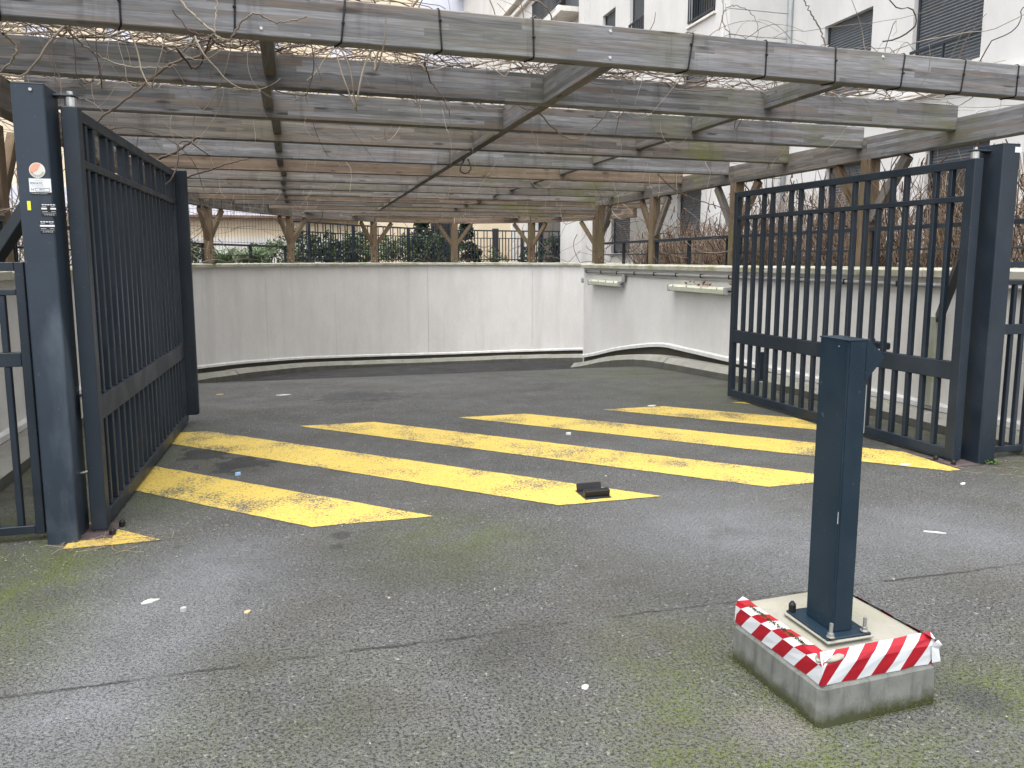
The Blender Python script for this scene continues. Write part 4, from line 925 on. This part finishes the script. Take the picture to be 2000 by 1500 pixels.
box('side_cover', (PX1 + 0.002, (PY0 + PY1) / 2, 0.79), (0.004, PY1 - PY0 - 0.02, 0.62), 'black_plastic', bt, 0.001); box('edge_seal', (PX1 + 0.0005, PY0 + 0.006, 1.02), (0.0025, 0.003, 0.16), 'lamp_grey', bt, 0.0005)
box('scrape', (PX0 + 0.0005, PY0 + 0.0055, 0.66), (0.0025, 0.0025, 0.04), 'conduit', bt, 0.0005); box('screw', (PX0 - 0.001, PY0 + 0.045, TOPZ - 0.02), (0.003, 0.004, 0.004), 'zinc', bt, 0.0005)

# ------------------------------------------------------------------ railings on the copings
def railing(pts, label, group, nmid):
    t = thing('handrail', label, 'railing', tuple(Vector((*pts[0], 1.42))), group)
    for a, b in zip(pts, pts[1:]):
        va, vb = Vector((*a, 0)), Vector((*b, 0)); d = (vb - va).normalized(); va += d * 0.1; vb -= d * 0.1
        beam('top_rail', va + Vector((0, 0, 1.845)), vb + Vector((0, 0, 1.845)), 0.07, 0.045, 'steel_navy', t)
        cyl('mid_rail', va + Vector((0, 0, 1.612)), vb + Vector((0, 0, 1.612)), 0.011, 'steel_navy', t, 8)
        L = (vb - va).length
        for q in range(nmid + 1):
            p = va + d * (0.06 + (L - 0.12) * q / nmid)
            beam('baluster', p + Vector((0, 0, 1.427)) - d * 0.025, p + Vector((0, 0, 1.822)) - d * 0.025, 0.045, 0.012, 'steel_navy', t)
            beam('baluster', p + Vector((0, 0, 1.427)) + d * 0.025, p + Vector((0, 0, 1.822)) + d * 0.025, 0.045, 0.012, 'steel_navy', t)
railing([(HX_R - 0.02, y) for y in (3.6, 4.6, 7.6, 10.37, 13.1, 15.7)], 'low navy handrail between the timber posts on the right wall', None, 2)
railing([(-2.38, 3.4), (-2.35, 7.6), (-2.35, 10.4), (-2.35, 13.1), (-2.3, 16.3), (-1.85, 18.2), (-0.15, 21.45)], 'low navy handrail on the coping behind the open gate leaf', None, 2)

# rear bar fence
fz0, fz1 = 1.46, 2.55
fp = [at_d(575, 21.6), at_d(608, 22.0), at_d(694, 24.0), at_d(800, 26.2), at_d(894, 28.0), at_d(1020, 28.9), at_d(1158, 29.4)]
t = thing('bar_fence', 'tall dark steel bar fence standing on the garden behind the far wall', 'fence', tuple(fp[0]) )
for a, b in zip(fp, fp[1:]):
    d = (b - a).normalized(); L = (b - a).length
    for (z, h_) in ((fz1, 0.05), (fz1 - 0.27, 0.03), (fz0 + 0.06, 0.035)): beam('rail', a + Vector((0, 0, z)), b + Vector((0, 0, z)), 0.04, h_, 'steel_navy', t)
    n = max(1, int(L / 0.115))
    for i in range(n):
        p = a + d * (L * (i + 0.5) / n); zt = fz1 - 0.026 if i % 3 != 1 else fz1 - 0.286
        box('bar', p + Vector((0, 0, (fz0 + zt) / 2)), (0.030, 0.030, round(zt - fz0, 3)), 'steel_navy', t, 0)
    box('post', a + Vector((0, 0, 1.9)), (0.06, 0.06, 1.3), 'steel_navy', t)
t = thing('mesh_fence', 'thin wire mesh fence behind the shrubs on the left', 'fence', (-4, 24, 1.3))
mp = [at_d(330, 20.0), at_d(590, 25.0)]
for i in range(44):
    p = mp[0].lerp(mp[1], i / 43); cyl('wire', p + Vector((0, 0, 1.3)), p + Vector((0, 0, 2.9)), 0.004, 'steel_navy', t, 4)
for z in (1.6, 2.0, 2.4, 2.85): cyl('wire', mp[0] + Vector((0, 0, z)), mp[1] + Vector((0, 0, z)), 0.005, 'steel_navy', t, 4)

# ------------------------------------------------------------------ plants
def leaf(V, Fc, c_, s_, rg=rnd, asp=0.55, up=0.0):
    a = rg.uniform(0, 6.28); b = rg.uniform(-1, 1)
    u = Vector((math.cos(a), math.sin(a), b + up)).normalized(); w_ = u.cross(Vector((rg.gauss(0, 1), rg.gauss(0, 1), rg.gauss(0, 1)))).normalized()
    i = len(V); V += [c_ - u * s_, c_ + w_ * s_ * asp, c_ + u * s_, c_ - w_ * s_ * asp]; Fc.append((i, i + 1, i + 2, i + 3))
def shrub(label, px, depth, h_, rx, mat, n, ls, name='evergreen_shrub', cone=False):
    p0 = at_d(px, depth) + Vector((0, 0, 1.28)); t = thing(name, label, 'conifer' if cone else 'shrub', tuple(p0))
    V, Fc = [], []; cl = []
    for i in range(26):
        zz = rnd.random(); rr = rx * ((1 - zz) * 0.95 + 0.05 if cone else math.sqrt(max(0.1, 1 - (zz * 2 - 0.9) ** 2 * 0.8)))
        a = rnd.uniform(0, 6.28); r = rr * math.sqrt(rnd.random()); cl.append((p0 + Vector((math.cos(a) * r, math.sin(a) * r, 0.08 + zz * h_)), rnd.uniform(0.16, 0.34) * rx))
    for i in range(n):
        c_, r = rnd.choice(cl); d = Vector((rnd.gauss(0, 1), rnd.gauss(0, 1), rnd.gauss(0, .8))); d = d.normalized() * r * (0.55 + 0.5 * rnd.random()); leaf(V, Fc, c_ + d, ls * rnd.uniform(.6, 1.3))
    link('foliage', pd_mesh(V, Fc), t, mat)
    V, Fc = [], []
    for i in range(7): tube(V, Fc, walk(p0 + Vector((rnd.gauss(0, .05), rnd.gauss(0, .05), 0)), Vector((rnd.gauss(0, .35), rnd.gauss(0, .35), 1)), 8, h_ / 9, 0.25), 0.018, 0.006, 5)
    link('branches', pd_mesh(V, Fc), t, 'vine_dark', True)
shrub('dark glossy evergreen shrub behind the fence beside the handrail end', 600, 24.0, 0.95, 1.0, 'leaf_dark', 2600, 0.05)
shrub('dense green shrub behind the bar fence below the white eave', 660, 25.6, 1.0, 1.1, 'leaf_dark', 2600, 0.05)
shrub('green shrub with a rounded top between two timber posts', 700, 26.5, 0.95, 1.0, 'leaf_mid', 2400, 0.05)
shrub('low mid-green shrub behind the fence beside a timber post', 765, 27.8, 0.95, 1.1, 'leaf_mid', 2400, 0.05)
shrub('broad dark shrub under the drooping conifer', 835, 28.6, 1.0, 1.2, 'leaf_dark', 2600, 0.05)
shrub('drooping dark conifer behind the bar fence', 830, 29.6, 2.1, 0.9, 'leaf_conifer', 3400, 0.06, 'conifer_shrub', True)
shrub('pointed dark conifer before the cream wing', 912, 30.2, 1.5, 0.75, 'leaf_conifer', 3200, 0.055, 'conifer_shrub', True)
shrub('small leafy shrub in front of the dark doorway', 1078, 30.2, 0.95, 0.75, 'leaf_dark', 900, 0.06)
shrub('sparse small shrub before the pinkish wall', 1035, 30.4, 0.6, 0.6, 'leaf_dark', 420, 0.055)
shrub('thin low plant before the cream wing', 965, 30.4, 0.5, 0.6, 'leaf_mid', 260, 0.05)
shrub('dark green shrub behind the handrail by the leaf end', 372, 19.6, 0.55, 0.7, 'leaf_dark', 1200, 0.045)
shrub('mid-green shrub behind the handrail with tangled stems', 540, 22.9, 0.6, 0.8, 'leaf_mid', 1500, 0.045)
def strap_plant(label, px, depth, n, h_):
    p0 = at_d(px, depth) + Vector((0, 0, 1.28)); V, Fc = [], []
    for i in range(n):
        a = rnd.uniform(0, 6.28); L = h_ * rnd.uniform(.6, 1.25); d = Vector((math.cos(a) * .55, math.sin(a) * .55, 1)).normalized(); s_ = Vector((-math.sin(a), math.cos(a), 0)); p = p0 + Vector((rnd.gauss(0, .12), rnd.gauss(0, .12), 0)); b = len(V)
        for q in range(6):
            wd = 0.018 * (1 - q / 5.2); V += [p - s_ * wd, p + s_ * wd]; p = p + d * (L / 5); d = (d + Vector((math.cos(a) * .16, math.sin(a) * .16, -.26 * rnd.uniform(.6, 1.4)))).normalized()
        for q in range(5): Fc.append((b + 2 * q, b + 2 * q + 1, b + 2 * q + 3, b + 2 * q + 2))
    o = link('strap_leaf_plant', pd_mesh(V, Fc), None, 'leaf_pale'); tag(o, label, 'plant', 'strap-leaved plants behind the handrail')
strap_plant('pale strap-leaved plant arching behind the handrail beside a timber post', 440, 19.3, 230, 1.0)
strap_plant('taller pale strap-leaved clump behind the middle of the handrail', 492, 21.0, 260, 1.1)
# dry brown hedge behind the right handrail
V, Fc, V2, F2 = [], [], [], []
for i in range(3200):
    y = 3.3 + 11.6 * rnd.random(); x = 6.62 + 1.0 * rnd.random() ** 1.3; hh = rnd.uniform(0.6, 1.45) * (1.0 if y < 11.0 else 0.75)
    pts = walk(Vector((x, y, 1.26)), Vector((rnd.gauss(0, .28), rnd.gauss(0, .35), 1)), 7, hh / 7, 0.24, -0.02); r = rnd.choice((.004, .005, .007))
    tube(*((V, Fc) if rnd.random() < .68 else (V2, F2)), pts, r, r * .5, 3)
    if rnd.random() < .5:
        q = pts[rnd.randint(2, 5)]; tube(V, Fc, walk(q, Vector((rnd.gauss(0, .8), rnd.gauss(0, .8), 0.7)), 4, 0.06, .3), .003, .0015, 3)
for i in range(330):                                   # seed heads
    y = 3.4 + 10 * rnd.random(); c_ = Vector((6.6 + rnd.random() * 1.0, y, 1.9 + rnd.random() ** 1.5 * 0.85)); tube(V2, F2, [c_, c_ + Vector((rnd.gauss(0, .01), rnd.gauss(0, .02), -.05)), c_ + Vector((rnd.gauss(0, .02), rnd.gauss(0, .03), -.12))], .006, .011, 4)
for i in range(60):
    y = 3.4 + 11 * rnd.random(); tube(V2, F2, walk(Vector((6.7 + rnd.random() * .8, y, 1.27)), Vector((rnd.gauss(0, .35), rnd.gauss(0, .4), 1)), 16, 0.1, 0.32), .013, .003, 4)
hd = thing('dry_hedge', 'leafless brown hedge of dry stems behind the right handrail', 'hedge', (7.1, 8, 1.27))
o = link('stems', pd_mesh(V, Fc), hd, 'dry_stem', True); o['kind'] = 'stuff'; o = link('dark_stems', pd_mesh(V2, F2), hd, 'dry_dark', True); o['kind'] = 'stuff'
V, Fc = [], []
for i in range(260):
    y = 5 + 14 * rnd.random(); x = -2.75 - 1.2 * rnd.random(); pts = walk(Vector((x, y, 1.27)), Vector((rnd.gauss(0, .35), rnd.gauss(0, .35), 1)), 14, 0.11, 0.3, 0.01, 1.27); r = rnd.choice((.005, .008, .012)); tube(V, Fc, pts, r, r * .4, 4)
o = link('bare_shrubs', pd_mesh(V, Fc), None, 'vine_mid', True); tag(o, 'bare tangled stems on the bank behind the left gate leaf', 'shrubs', kind='stuff')
hb = thing('timber_board', 'brown timber screen behind the post with stickers', 'screen', (-2.75, 7.2, 1.28))
for i in range(5): box('board', (-2.62 - 0.17 * i, 7.9, 2.02), (0.165, 0.03, 1.48), 'wood_board', hb, 0.004)

# ------------------------------------------------------------------ buildings
def facade(parent, o0, ud, nd, u0, u1, z0, z1, ops, mat, depth=0.2, name='wall'):
    o0, ud, nd = Vector(o0), Vector(ud), Vector(nd)
    us = sorted({u0, u1, *[v for q in ops for v in q[:2]]}); zs = sorted({z0, z1, *[v for q in ops for v in q[2:4]]})
    V, Fc = [], []
    def P(u, z, d=0.0): V.append(o0 + ud * u + Vector((0, 0, z)) - nd * d); return len(V) - 1
    for a, b in zip(us, us[1:]):
        for c_, d in zip(zs, zs[1:]):
            um, zm = (a + b) / 2, (c_ + d) / 2
            if any(q[0] < um < q[1] and q[2] < zm < q[3] for q in ops): continue
            Fc.append((P(a, c_), P(b, c_), P(b, d), P(a, d)))
    for q in ops:
        a, b, c_, d = q[:4]
        for (p1, p2) in (((a, c_), (b, c_)), ((b, c_), (b, d)), ((b, d), (a, d)), ((a, d), (a, c_))):
            Fc.append((P(*p1), P(*p2), P(*p2, depth), P(*p1, depth)))
    return link(name, pd_mesh(V, Fc), parent, mat)
def obox(name, o0, ud, nd, u, z, n, su, sz, sn, mat, parent, bev=0.0):
    o0, ud, nd = Vector(o0), Vector(ud), Vector(nd); c_ = o0 + ud * u + nd * n + Vector((0, 0, z)); az = math.atan2(ud.y, ud.x)
    return box(name, c_, (su, sn, sz), mat, parent, bev, az)
def shutter(parent, o0, ud, nd, q, slat=0.055, rail=None, open_z=None):
    o0v, udv, ndv = Vector(o0), Vector(ud), Vector(nd); a, b, c_, d = q
    wnd = obox('window', o0, ud, nd, (a + b) / 2, (c_ + d) / 2, -0.185, b - a, d - c_, 0.02, 'glass_dark', parent)
    for (u, z, su, sz) in ((a + .03, (c_ + d) / 2, .06, d - c_), (b - .03, (c_ + d) / 2, .06, d - c_), ((a + b) / 2, c_ + .03, b - a - .12, .06), ((a + b) / 2, d - .03, b - a - .12, .06)):
        obox('frame', o0, ud, nd, u, z, -0.155, su, sz, 0.04, 'frame_dark', wnd)
    V, Fc = [], []; z = d - 0.002; lo = c_ if open_z is None else open_z
    def P(u, zz, dd): V.append(o0v + udv * u + Vector((0, 0, zz)) - ndv * dd); return len(V) - 1
    while z - slat > lo:
        Fc.append((P(a + .05, z, .125), P(b - .05, z, .125), P(b - .05, z - slat * .45, .108), P(a + .05, z - slat * .45, .108)))
        Fc.append((P(a + .05, z - slat * .45, .108), P(b - .05, z - slat * .45, .108), P(b - .05, z - slat, .125), P(a + .05, z - slat, .125))); z -= slat
    if Fc: o = link('roller_shutter', pd_mesh(V, Fc), wnd, 'shutter'); o['kind'] = 'stuff'
    for u in (a + .025, b - .025): obox('guide', o0, ud, nd, u, (c_ + d) / 2, -0.105, 0.05, d - c_ - 0.004, 0.03, 'frame_dark', wnd)
    obox('sill', o0, ud, nd, (a + b) / 2, c_ - 0.03, 0.0, b - a + 0.1, 0.05, 0.12, 'stone_trim', wnd)
    if rail:
        for zz in rail: obox('guard_rail', o0, ud, nd, (a + b) / 2, zz, 0.02, b - a, 0.045, 0.04, 'steel_navy', wnd)
        if len(rail) > 1:
            n = int((b - a) / 0.11)
            for i in range(n + 1): obox('guard_bar', o0, ud, nd, a + (b - a) * i / n, (rail[0] + rail[-1]) / 2, 0.02, 0.02, abs(rail[0] - rail[-1]), 0.02, 'steel_navy', wnd)
        else: obox('guard_bar', o0, ud, nd, (a + b) / 2, (rail[0] + c_) / 2, 0.02, 0.03, rail[0] - c_, 0.03, 'steel_navy', wnd)
    return wnd
wb = thing('white_building', 'white apartment building with grey roller shutters beside the ramp', 'building', (13, 16, 1.27))
# facade A: X = 11
oA, uA, nA = (11.0, 0, 0), (0, 1, 0), (-1, 0, 0)
opsA = [(13.43, 14.88, 4.80, 6.39), (10.83, 12.36, 4.80, 6.39), (7.6, 9.1, 4.8, 6.39), (10.5, 11.85, 1.3, 3.48), (13.3, 14.6, 1.9, 3.45), (7.6, 9.2, 1.3, 3.48), (13.43, 14.88, 7.75, 9.3), (10.83, 12.36, 7.75, 9.3)]
facade(wb, oA, uA, nA, 4.0, 16.1, 1.2, 12.0, opsA, 'white_render')
shutter(wb, oA, uA, nA, opsA[0]); shutter(wb, oA, uA, nA, opsA[1], rail=[5.24]); shutter(wb, oA, uA, nA, opsA[2], rail=[5.24]); shutter(wb, oA, uA, nA, opsA[3], open_z=3.2); shutter(wb, oA, uA, nA, opsA[4]); shutter(wb, oA, uA, nA, opsA[5], open_z=2.8)
shutter(wb, oA, uA, nA, opsA[6]); shutter(wb, oA, uA, nA, opsA[7])
for i in range(2): obox('glazing_bar', oA, uA, nA, 10.95 + .45 * i, 2.3, -0.15, 0.05, 2.0, 0.05, 'frame_dark', wb)
obox('string_course', oA, uA, nA, 11.0, 4.45, 0.04, 8.0, 0.10, 0.14, 'stone_trim', wb)
# wall B: faces the yard at Y = 16.1, courses of panels
z = 1.2; cz = [1.2, 1.75, 2.29, 2.83, 3.37, 3.91, 4.45, 4.99, 5.37, 5.91, 6.45, 7.0, 7.54, 8.08, 8.62, 9.2, 12.0]
for a, b in zip(cz, cz[1:]): box('course', (10.22, 16.24, (a + b) / 2), (1.55, 0.28, b - a - 0.012), 'white_render', wb, 0.004)
cyl('downpipe', (10.94, 16.04, 1.3), (10.94, 16.04, 12.0), 0.05, 'zinc_pipe', wb, 12)
# facade B: X = 9.44
oB = (9.44, 0, 0)
opsB = [(16.72, 17.97, 7.12, 8.7), (20.55, 21.5, 7.62, 9.3), (22.55, 23.55, 7.62, 8.95), (25.5, 28.7, 9.75, 12.2), (17.1, 18.3, 1.9, 3.35), (21.2, 22.6, 1.7, 3.2), (19.3, 20.1, 4.7, 6.2), (17.0, 18.2, 4.6, 6.1), (33.0, 34.2, 12.0, 13.5), (27.4, 30.4, 1.3, 3.8), (23.2, 24.6, 4.8, 6.3)]
facade(wb, oB, uA, nA, 16.385, 44.0, 1.2, 16.0, opsB, 'white_render')
for i, q in enumerate(opsB):
    if i == 3: continue
    shutter(wb, oB, uA, nA, q, slat=0.06, rail=[8.0, 7.2] if i == 0 else ([8.1, 7.7] if i == 1 else None), open_z=(q[3] - 0.1 if i in (0, 9) else None))
bl = obox('balcony_back', oB, uA, nA, 27.1, 10.97, -0.6, 3.2, 2.45, 0.05, 'shutter', wb)
obox('balcony_slab', oB, uA, nA, 27.1, 9.68, 0.3, 3.5, 0.16, 0.9, 'stone_trim', wb)
for zz in (10.75, 9.95): obox('balcony_rail', oB, uA, nA, 27.1, zz, 0.7, 3.3, 0.05, 0.05, 'steel_navy', wb)
for i in range(25): obox('balcony_bar', oB, uA, nA, 25.5 + 3.2 * i / 24, 10.35, 0.7, 0.03, 0.78, 0.03, 'steel_navy', wb)
obox('cornice', oB, uA, nA, 33.5, 12.2, 0.12, 9.0, 0.22, 0.3, 'stone_trim', wb); obox('cornice', oB, uA, nA, 33.5, 11.8, 0.06, 9.0, 0.14, 0.18, 'stone_trim', wb)
obox('pilaster', oB, uA, nA, 24.9, 8.5, 0.10, 0.5, 14.5, 0.2, 'white_render', wb); obox('canopy', oB, uA, nA, 19.8, 3.55, 0.5, 5.6, 0.22, 1.0, 'pink_render', wb)
box('roof_slab', (20.0, 24.0, 16.1), (22.0, 41.0, 0.2), 'concrete_slab', wb, 0); box('end_wall', (16.0, 4.1, 6.6), (10.0, 0.2, 10.8), 'white_render', wb, 0); box('flat_roof', (15.8, 10.0, 12.1), (9.5, 12.2, 0.2), 'concrete_slab', wb, 0)
# cream wing closing the view
cw = thing('cream_wing', 'low cream and pinkish garden wing behind the bar fence', 'building', (4, 34, 1.28)); oC, uC, nC = (0, 33.0, 0), (1, 0, 0), (0, -1, 0)
x1084, x975, x1006 = at_y(1090, 470, 33.0).x, at_y(1030, 470, 33.0).x, at_y(1006, 470, 33.0).x
facade(cw, oC, uC, nC, 2.6, x1006, 1.2, 4.1, [(5.6, 6.5, 1.3, 3.4)], 'cream_render'); shutter(cw, oC, uC, nC, (5.6, 6.5, 1.3, 3.4), open_z=3.3)
box('wall', ((x1006 + x975) / 2, 33.06, 2.65), (x975 - x1006 - .01, 0.2, 2.9), 'white_render', cw, 0); box('wall', ((9.4 + x975) / 2, 33.03, 2.65), (9.4 - x975, 0.2, 2.9), 'pink_render', cw, 0); box('roof_slab', (6, 35.2, 4.2), (6.8, 4.6, 0.2), 'roof_brown', cw, 0)
box('column', (*at_d(968, 31.6)[:2], 2.0), (0.22, 0.22, 1.5), 'frame_dark', cw, 0.01); box('column', (*at_d(1003, 32.4)[:2], 2.7), (0.2, 0.2, 2.9), 'stone_trim', cw, 0.01)
# rear cream building
rb = thing('cream_building', 'tall cream apartment building rising behind the left of the pergola', 'building', (-8, 44, 1.28)); oD = (0, 44.0, 0); ze = at_y(465, 428, 44.0).z
opsD = []
for zf in (6.2, 9.2, 12.2, 15.2):
    for i in range(9): opsD.append((-27.0 + 3.6 * i + 0.4 * (zf > 9), -25.8 + 3.6 * i + 0.4 * (zf > 9), zf, zf + 1.6))
facade(rb, oD, uC, nC, -34.0, 7.0, ze + 1.4, 20.0, opsD, 'cream_render')
for q in opsD:
    wv = obox('window', oD, uC, nC, (q[0] + q[1]) / 2, (q[2] + q[3]) / 2, -0.16, q[1] - q[0], q[3] - q[2], 0.03, 'lavender', rb); obox('frame', oD, uC, nC, (q[0] + q[1]) / 2, (q[2] + q[3]) / 2, -0.13, 0.07, q[3] - q[2], 0.04, 'stone_trim', wv)
box('ground_floor', (-13.5, 43.6, (1.2 + ze) / 2), (41.0, 1.0, ze - 1.2), 'cream_render', rb, 0); box('eave', (-13.5, 43.3, ze + 0.06), (41.2, 1.8, 0.12), 'roof_brown', rb, 0); box('terrace_band', (-13.5, 43.75, ze + 0.78), (41.0, 0.4, 1.3), 'lavender', rb, 0)
box('base_course', (-13.5, 43.0, 1.95), (41.0, 0.25, 1.4), 'white_render', rb, 0); box('roof_slab', (-13.5, 48.5, 20.1), (41.2, 9.4, 0.25), 'concrete_slab', rb, 0); box('blue_gable', (8.7, 46.0, 10.0), (3.4, 4.0, 18.0), 'lavender', rb, 0)

# ------------------------------------------------------------------ litter
def scrap(px, py, L, wd, mat, label, ang=None, name='paper_scrap', th=0.0015, cat='litter', grp='scraps of litter on the asphalt'):
    p = at_z(px, py, 0.0)
    for _ in range(4): p = at_z(px, py, g(p.y))
    zz = g(p.y) + 0.005; a = rnd.uniform(0, 3.14) if ang is None else ang; n = 9; V = []
    for s_ in (0, 1):
        for i in range(n):
            q = 2 * math.pi * i / n; rr = rnd.uniform(.7, 1.1) if s_ == 0 else 1
            if s_ == 0: x, y = math.cos(q) * L / 2 * rr, math.sin(q) * wd / 2 * rr; V.append((p.x + x * math.cos(a) - y * math.sin(a), p.y + x * math.sin(a) + y * math.cos(a), zz - 0.004))
            else: V.append((V[i][0], V[i][1], zz + th + rnd.uniform(0, .003)))
    me = pd_mesh(V, [tuple(range(n, 2 * n))] + [(i, (i + 1) % n, n + (i + 1) % n, n + i) for i in range(n)])
    o = link(name, me, None, mat); tag(o, label, cat, grp); return o
PALE = 'tiny pale scrap of litter lying on the grey asphalt'
scrap(293, 1176, .075, .028, 'paper', 'torn white paper strip on the asphalt before the stickered post', 0.35)
scrap(483, 1197, .04, .022, 'tan_leaf', 'small tan leaf beside the dark stain', 1.0, 'dry_leaf'); scrap(358, 1194, .03, .022, 'lamp_grey', 'small grey pebble on the asphalt near the dark stain', name='pebble', th=.01)
scrap(465, 928, .05, .032, 'blue_cap', 'pale blue bottle cap between the two stripes at the left leaf', name='bottle_cap', th=.014)
scrap(1826, 1041, .12, .010, 'paper', 'thin white stick lying on the asphalt behind the barrier post', -0.55, 'white_stick'); scrap(1143, 1344, .032, .024, 'paper', 'pale grey chewing gum blot on the open asphalt', name='gum_blot', th=.001)
scrap(553, 772, .16, .03, 'paper', 'flat white scrap on the upper ramp', 0.1); scrap(1880, 946, .055, .025, 'paper', 'white scrap in front of the tagged gate post', 0.3); scrap(1768, 908, .09, .035, 'paper', 'white scrap lying on the last yellow stripe', -0.2)
scrap(1273, 793, .12, .05, 'paper', 'crumpled white scrap beyond the last long stripe', 0.2); scrap(1110, 849, .05, .035, 'paper', 'white scrap between two yellow stripes in mid gate', name='paper_scrap', th=.012)
for (a, b) in ((640, 1008), (668, 1029), (735, 1020), (1183, 931), (1238, 930), (1058, 1191), (966, 1153), (1125, 1108), (1190, 848), (1750, 829), (866, 797), (487, 843), (420, 822), (575, 870), (1160, 810), (1470, 983), (1560, 1010), (390, 771), (440, 850), (1700, 815), (1745, 1133), (1930, 1190), (645, 1225), (950, 1320), (760, 1170)): scrap(a, b, rnd.uniform(.012, .024), rnd.uniform(.006, .012), 'grit', PALE)
scrap(430, 771, .11, .04, 'tan_leaf', 'tan leaf litter on the ramp by the left leaf end', 0.1, 'dry_leaf')
V, Fc = [], []
for i in range(1500):                                  # grit, seeds and leaf crumbs
    q = rnd.random()
    if q < .3: x, y = rnd.uniform(-2, 5.3), rnd.uniform(1.2, 9)
    elif q < .5: x, y = 5.25 - abs(rnd.gauss(0, .35)), rnd.uniform(4.5, 13)
    elif q < .75: x, y = -1.1 + rnd.gauss(0, .5), 4.35 + rnd.gauss(0, .35)
    elif q < .88: x, y = rnd.uniform(-1.9, 1.0), rnd.uniform(7.0, 14)
    else: x, y = 4.9 + rnd.gauss(0, .35), 4.35 + rnd.gauss(0, .25)
    s_ = rnd.choice((.0015, .002, .003, .004)); a = rnd.uniform(0, 3.14); u = Vector((math.cos(a), math.sin(a), 0)) * s_ * rnd.uniform(1, 2.2); v = Vector((-math.sin(a), math.cos(a), 0)) * s_ * .7; c_ = Vector((x, y, g(y) + .006)); b = len(V)
    V += [c_ - u, c_ - v, c_ + u, c_ + v, c_ + Vector((0, 0, s_ * .8))]; Fc += [(b, b + 1, b + 4), (b + 1, b + 2, b + 4), (b + 2, b + 3, b + 4), (b + 3, b, b + 4)]
o = link('grit', pd_mesh(V, Fc), None, 'grit'); tag(o, 'pale grit and leaf crumbs scattered over the asphalt', 'grit', kind='stuff')
V, Fc = [], []
for i in range(46):                                    # dry stalks by the left post foot and right post
    px, py = ((-1.05 + rnd.gauss(0, .16), 4.38 + rnd.gauss(0, .09)) if i < 30 else (4.95 + rnd.gauss(0, .2), 4.33 + rnd.gauss(0, .1))); a = rnd.uniform(0, 6.28)
    tube(V, Fc, walk(Vector((px, py, .012)), Vector((math.cos(a), math.sin(a), .08)), 5, .025, .25, .02, .006, .03), .0016, .001, 3)
o = link('dry_stalks', pd_mesh(V, Fc), None, 'dry_stem'); tag(o, 'dry stalks caught at the feet of the gate posts', 'stalks', kind='stuff')
V, Fc = [], []
for i in range(60): leaf(V, Fc, Vector((4.93 + rnd.gauss(0, .03), 4.455 + rnd.gauss(0, .012), .015 + abs(rnd.gauss(0, .012)))), .010, up=.6)
o = link('weed', pd_mesh(V, Fc), None, 'weed'); tag(o, 'small green weed at the foot of the tagged gate post', 'weed')
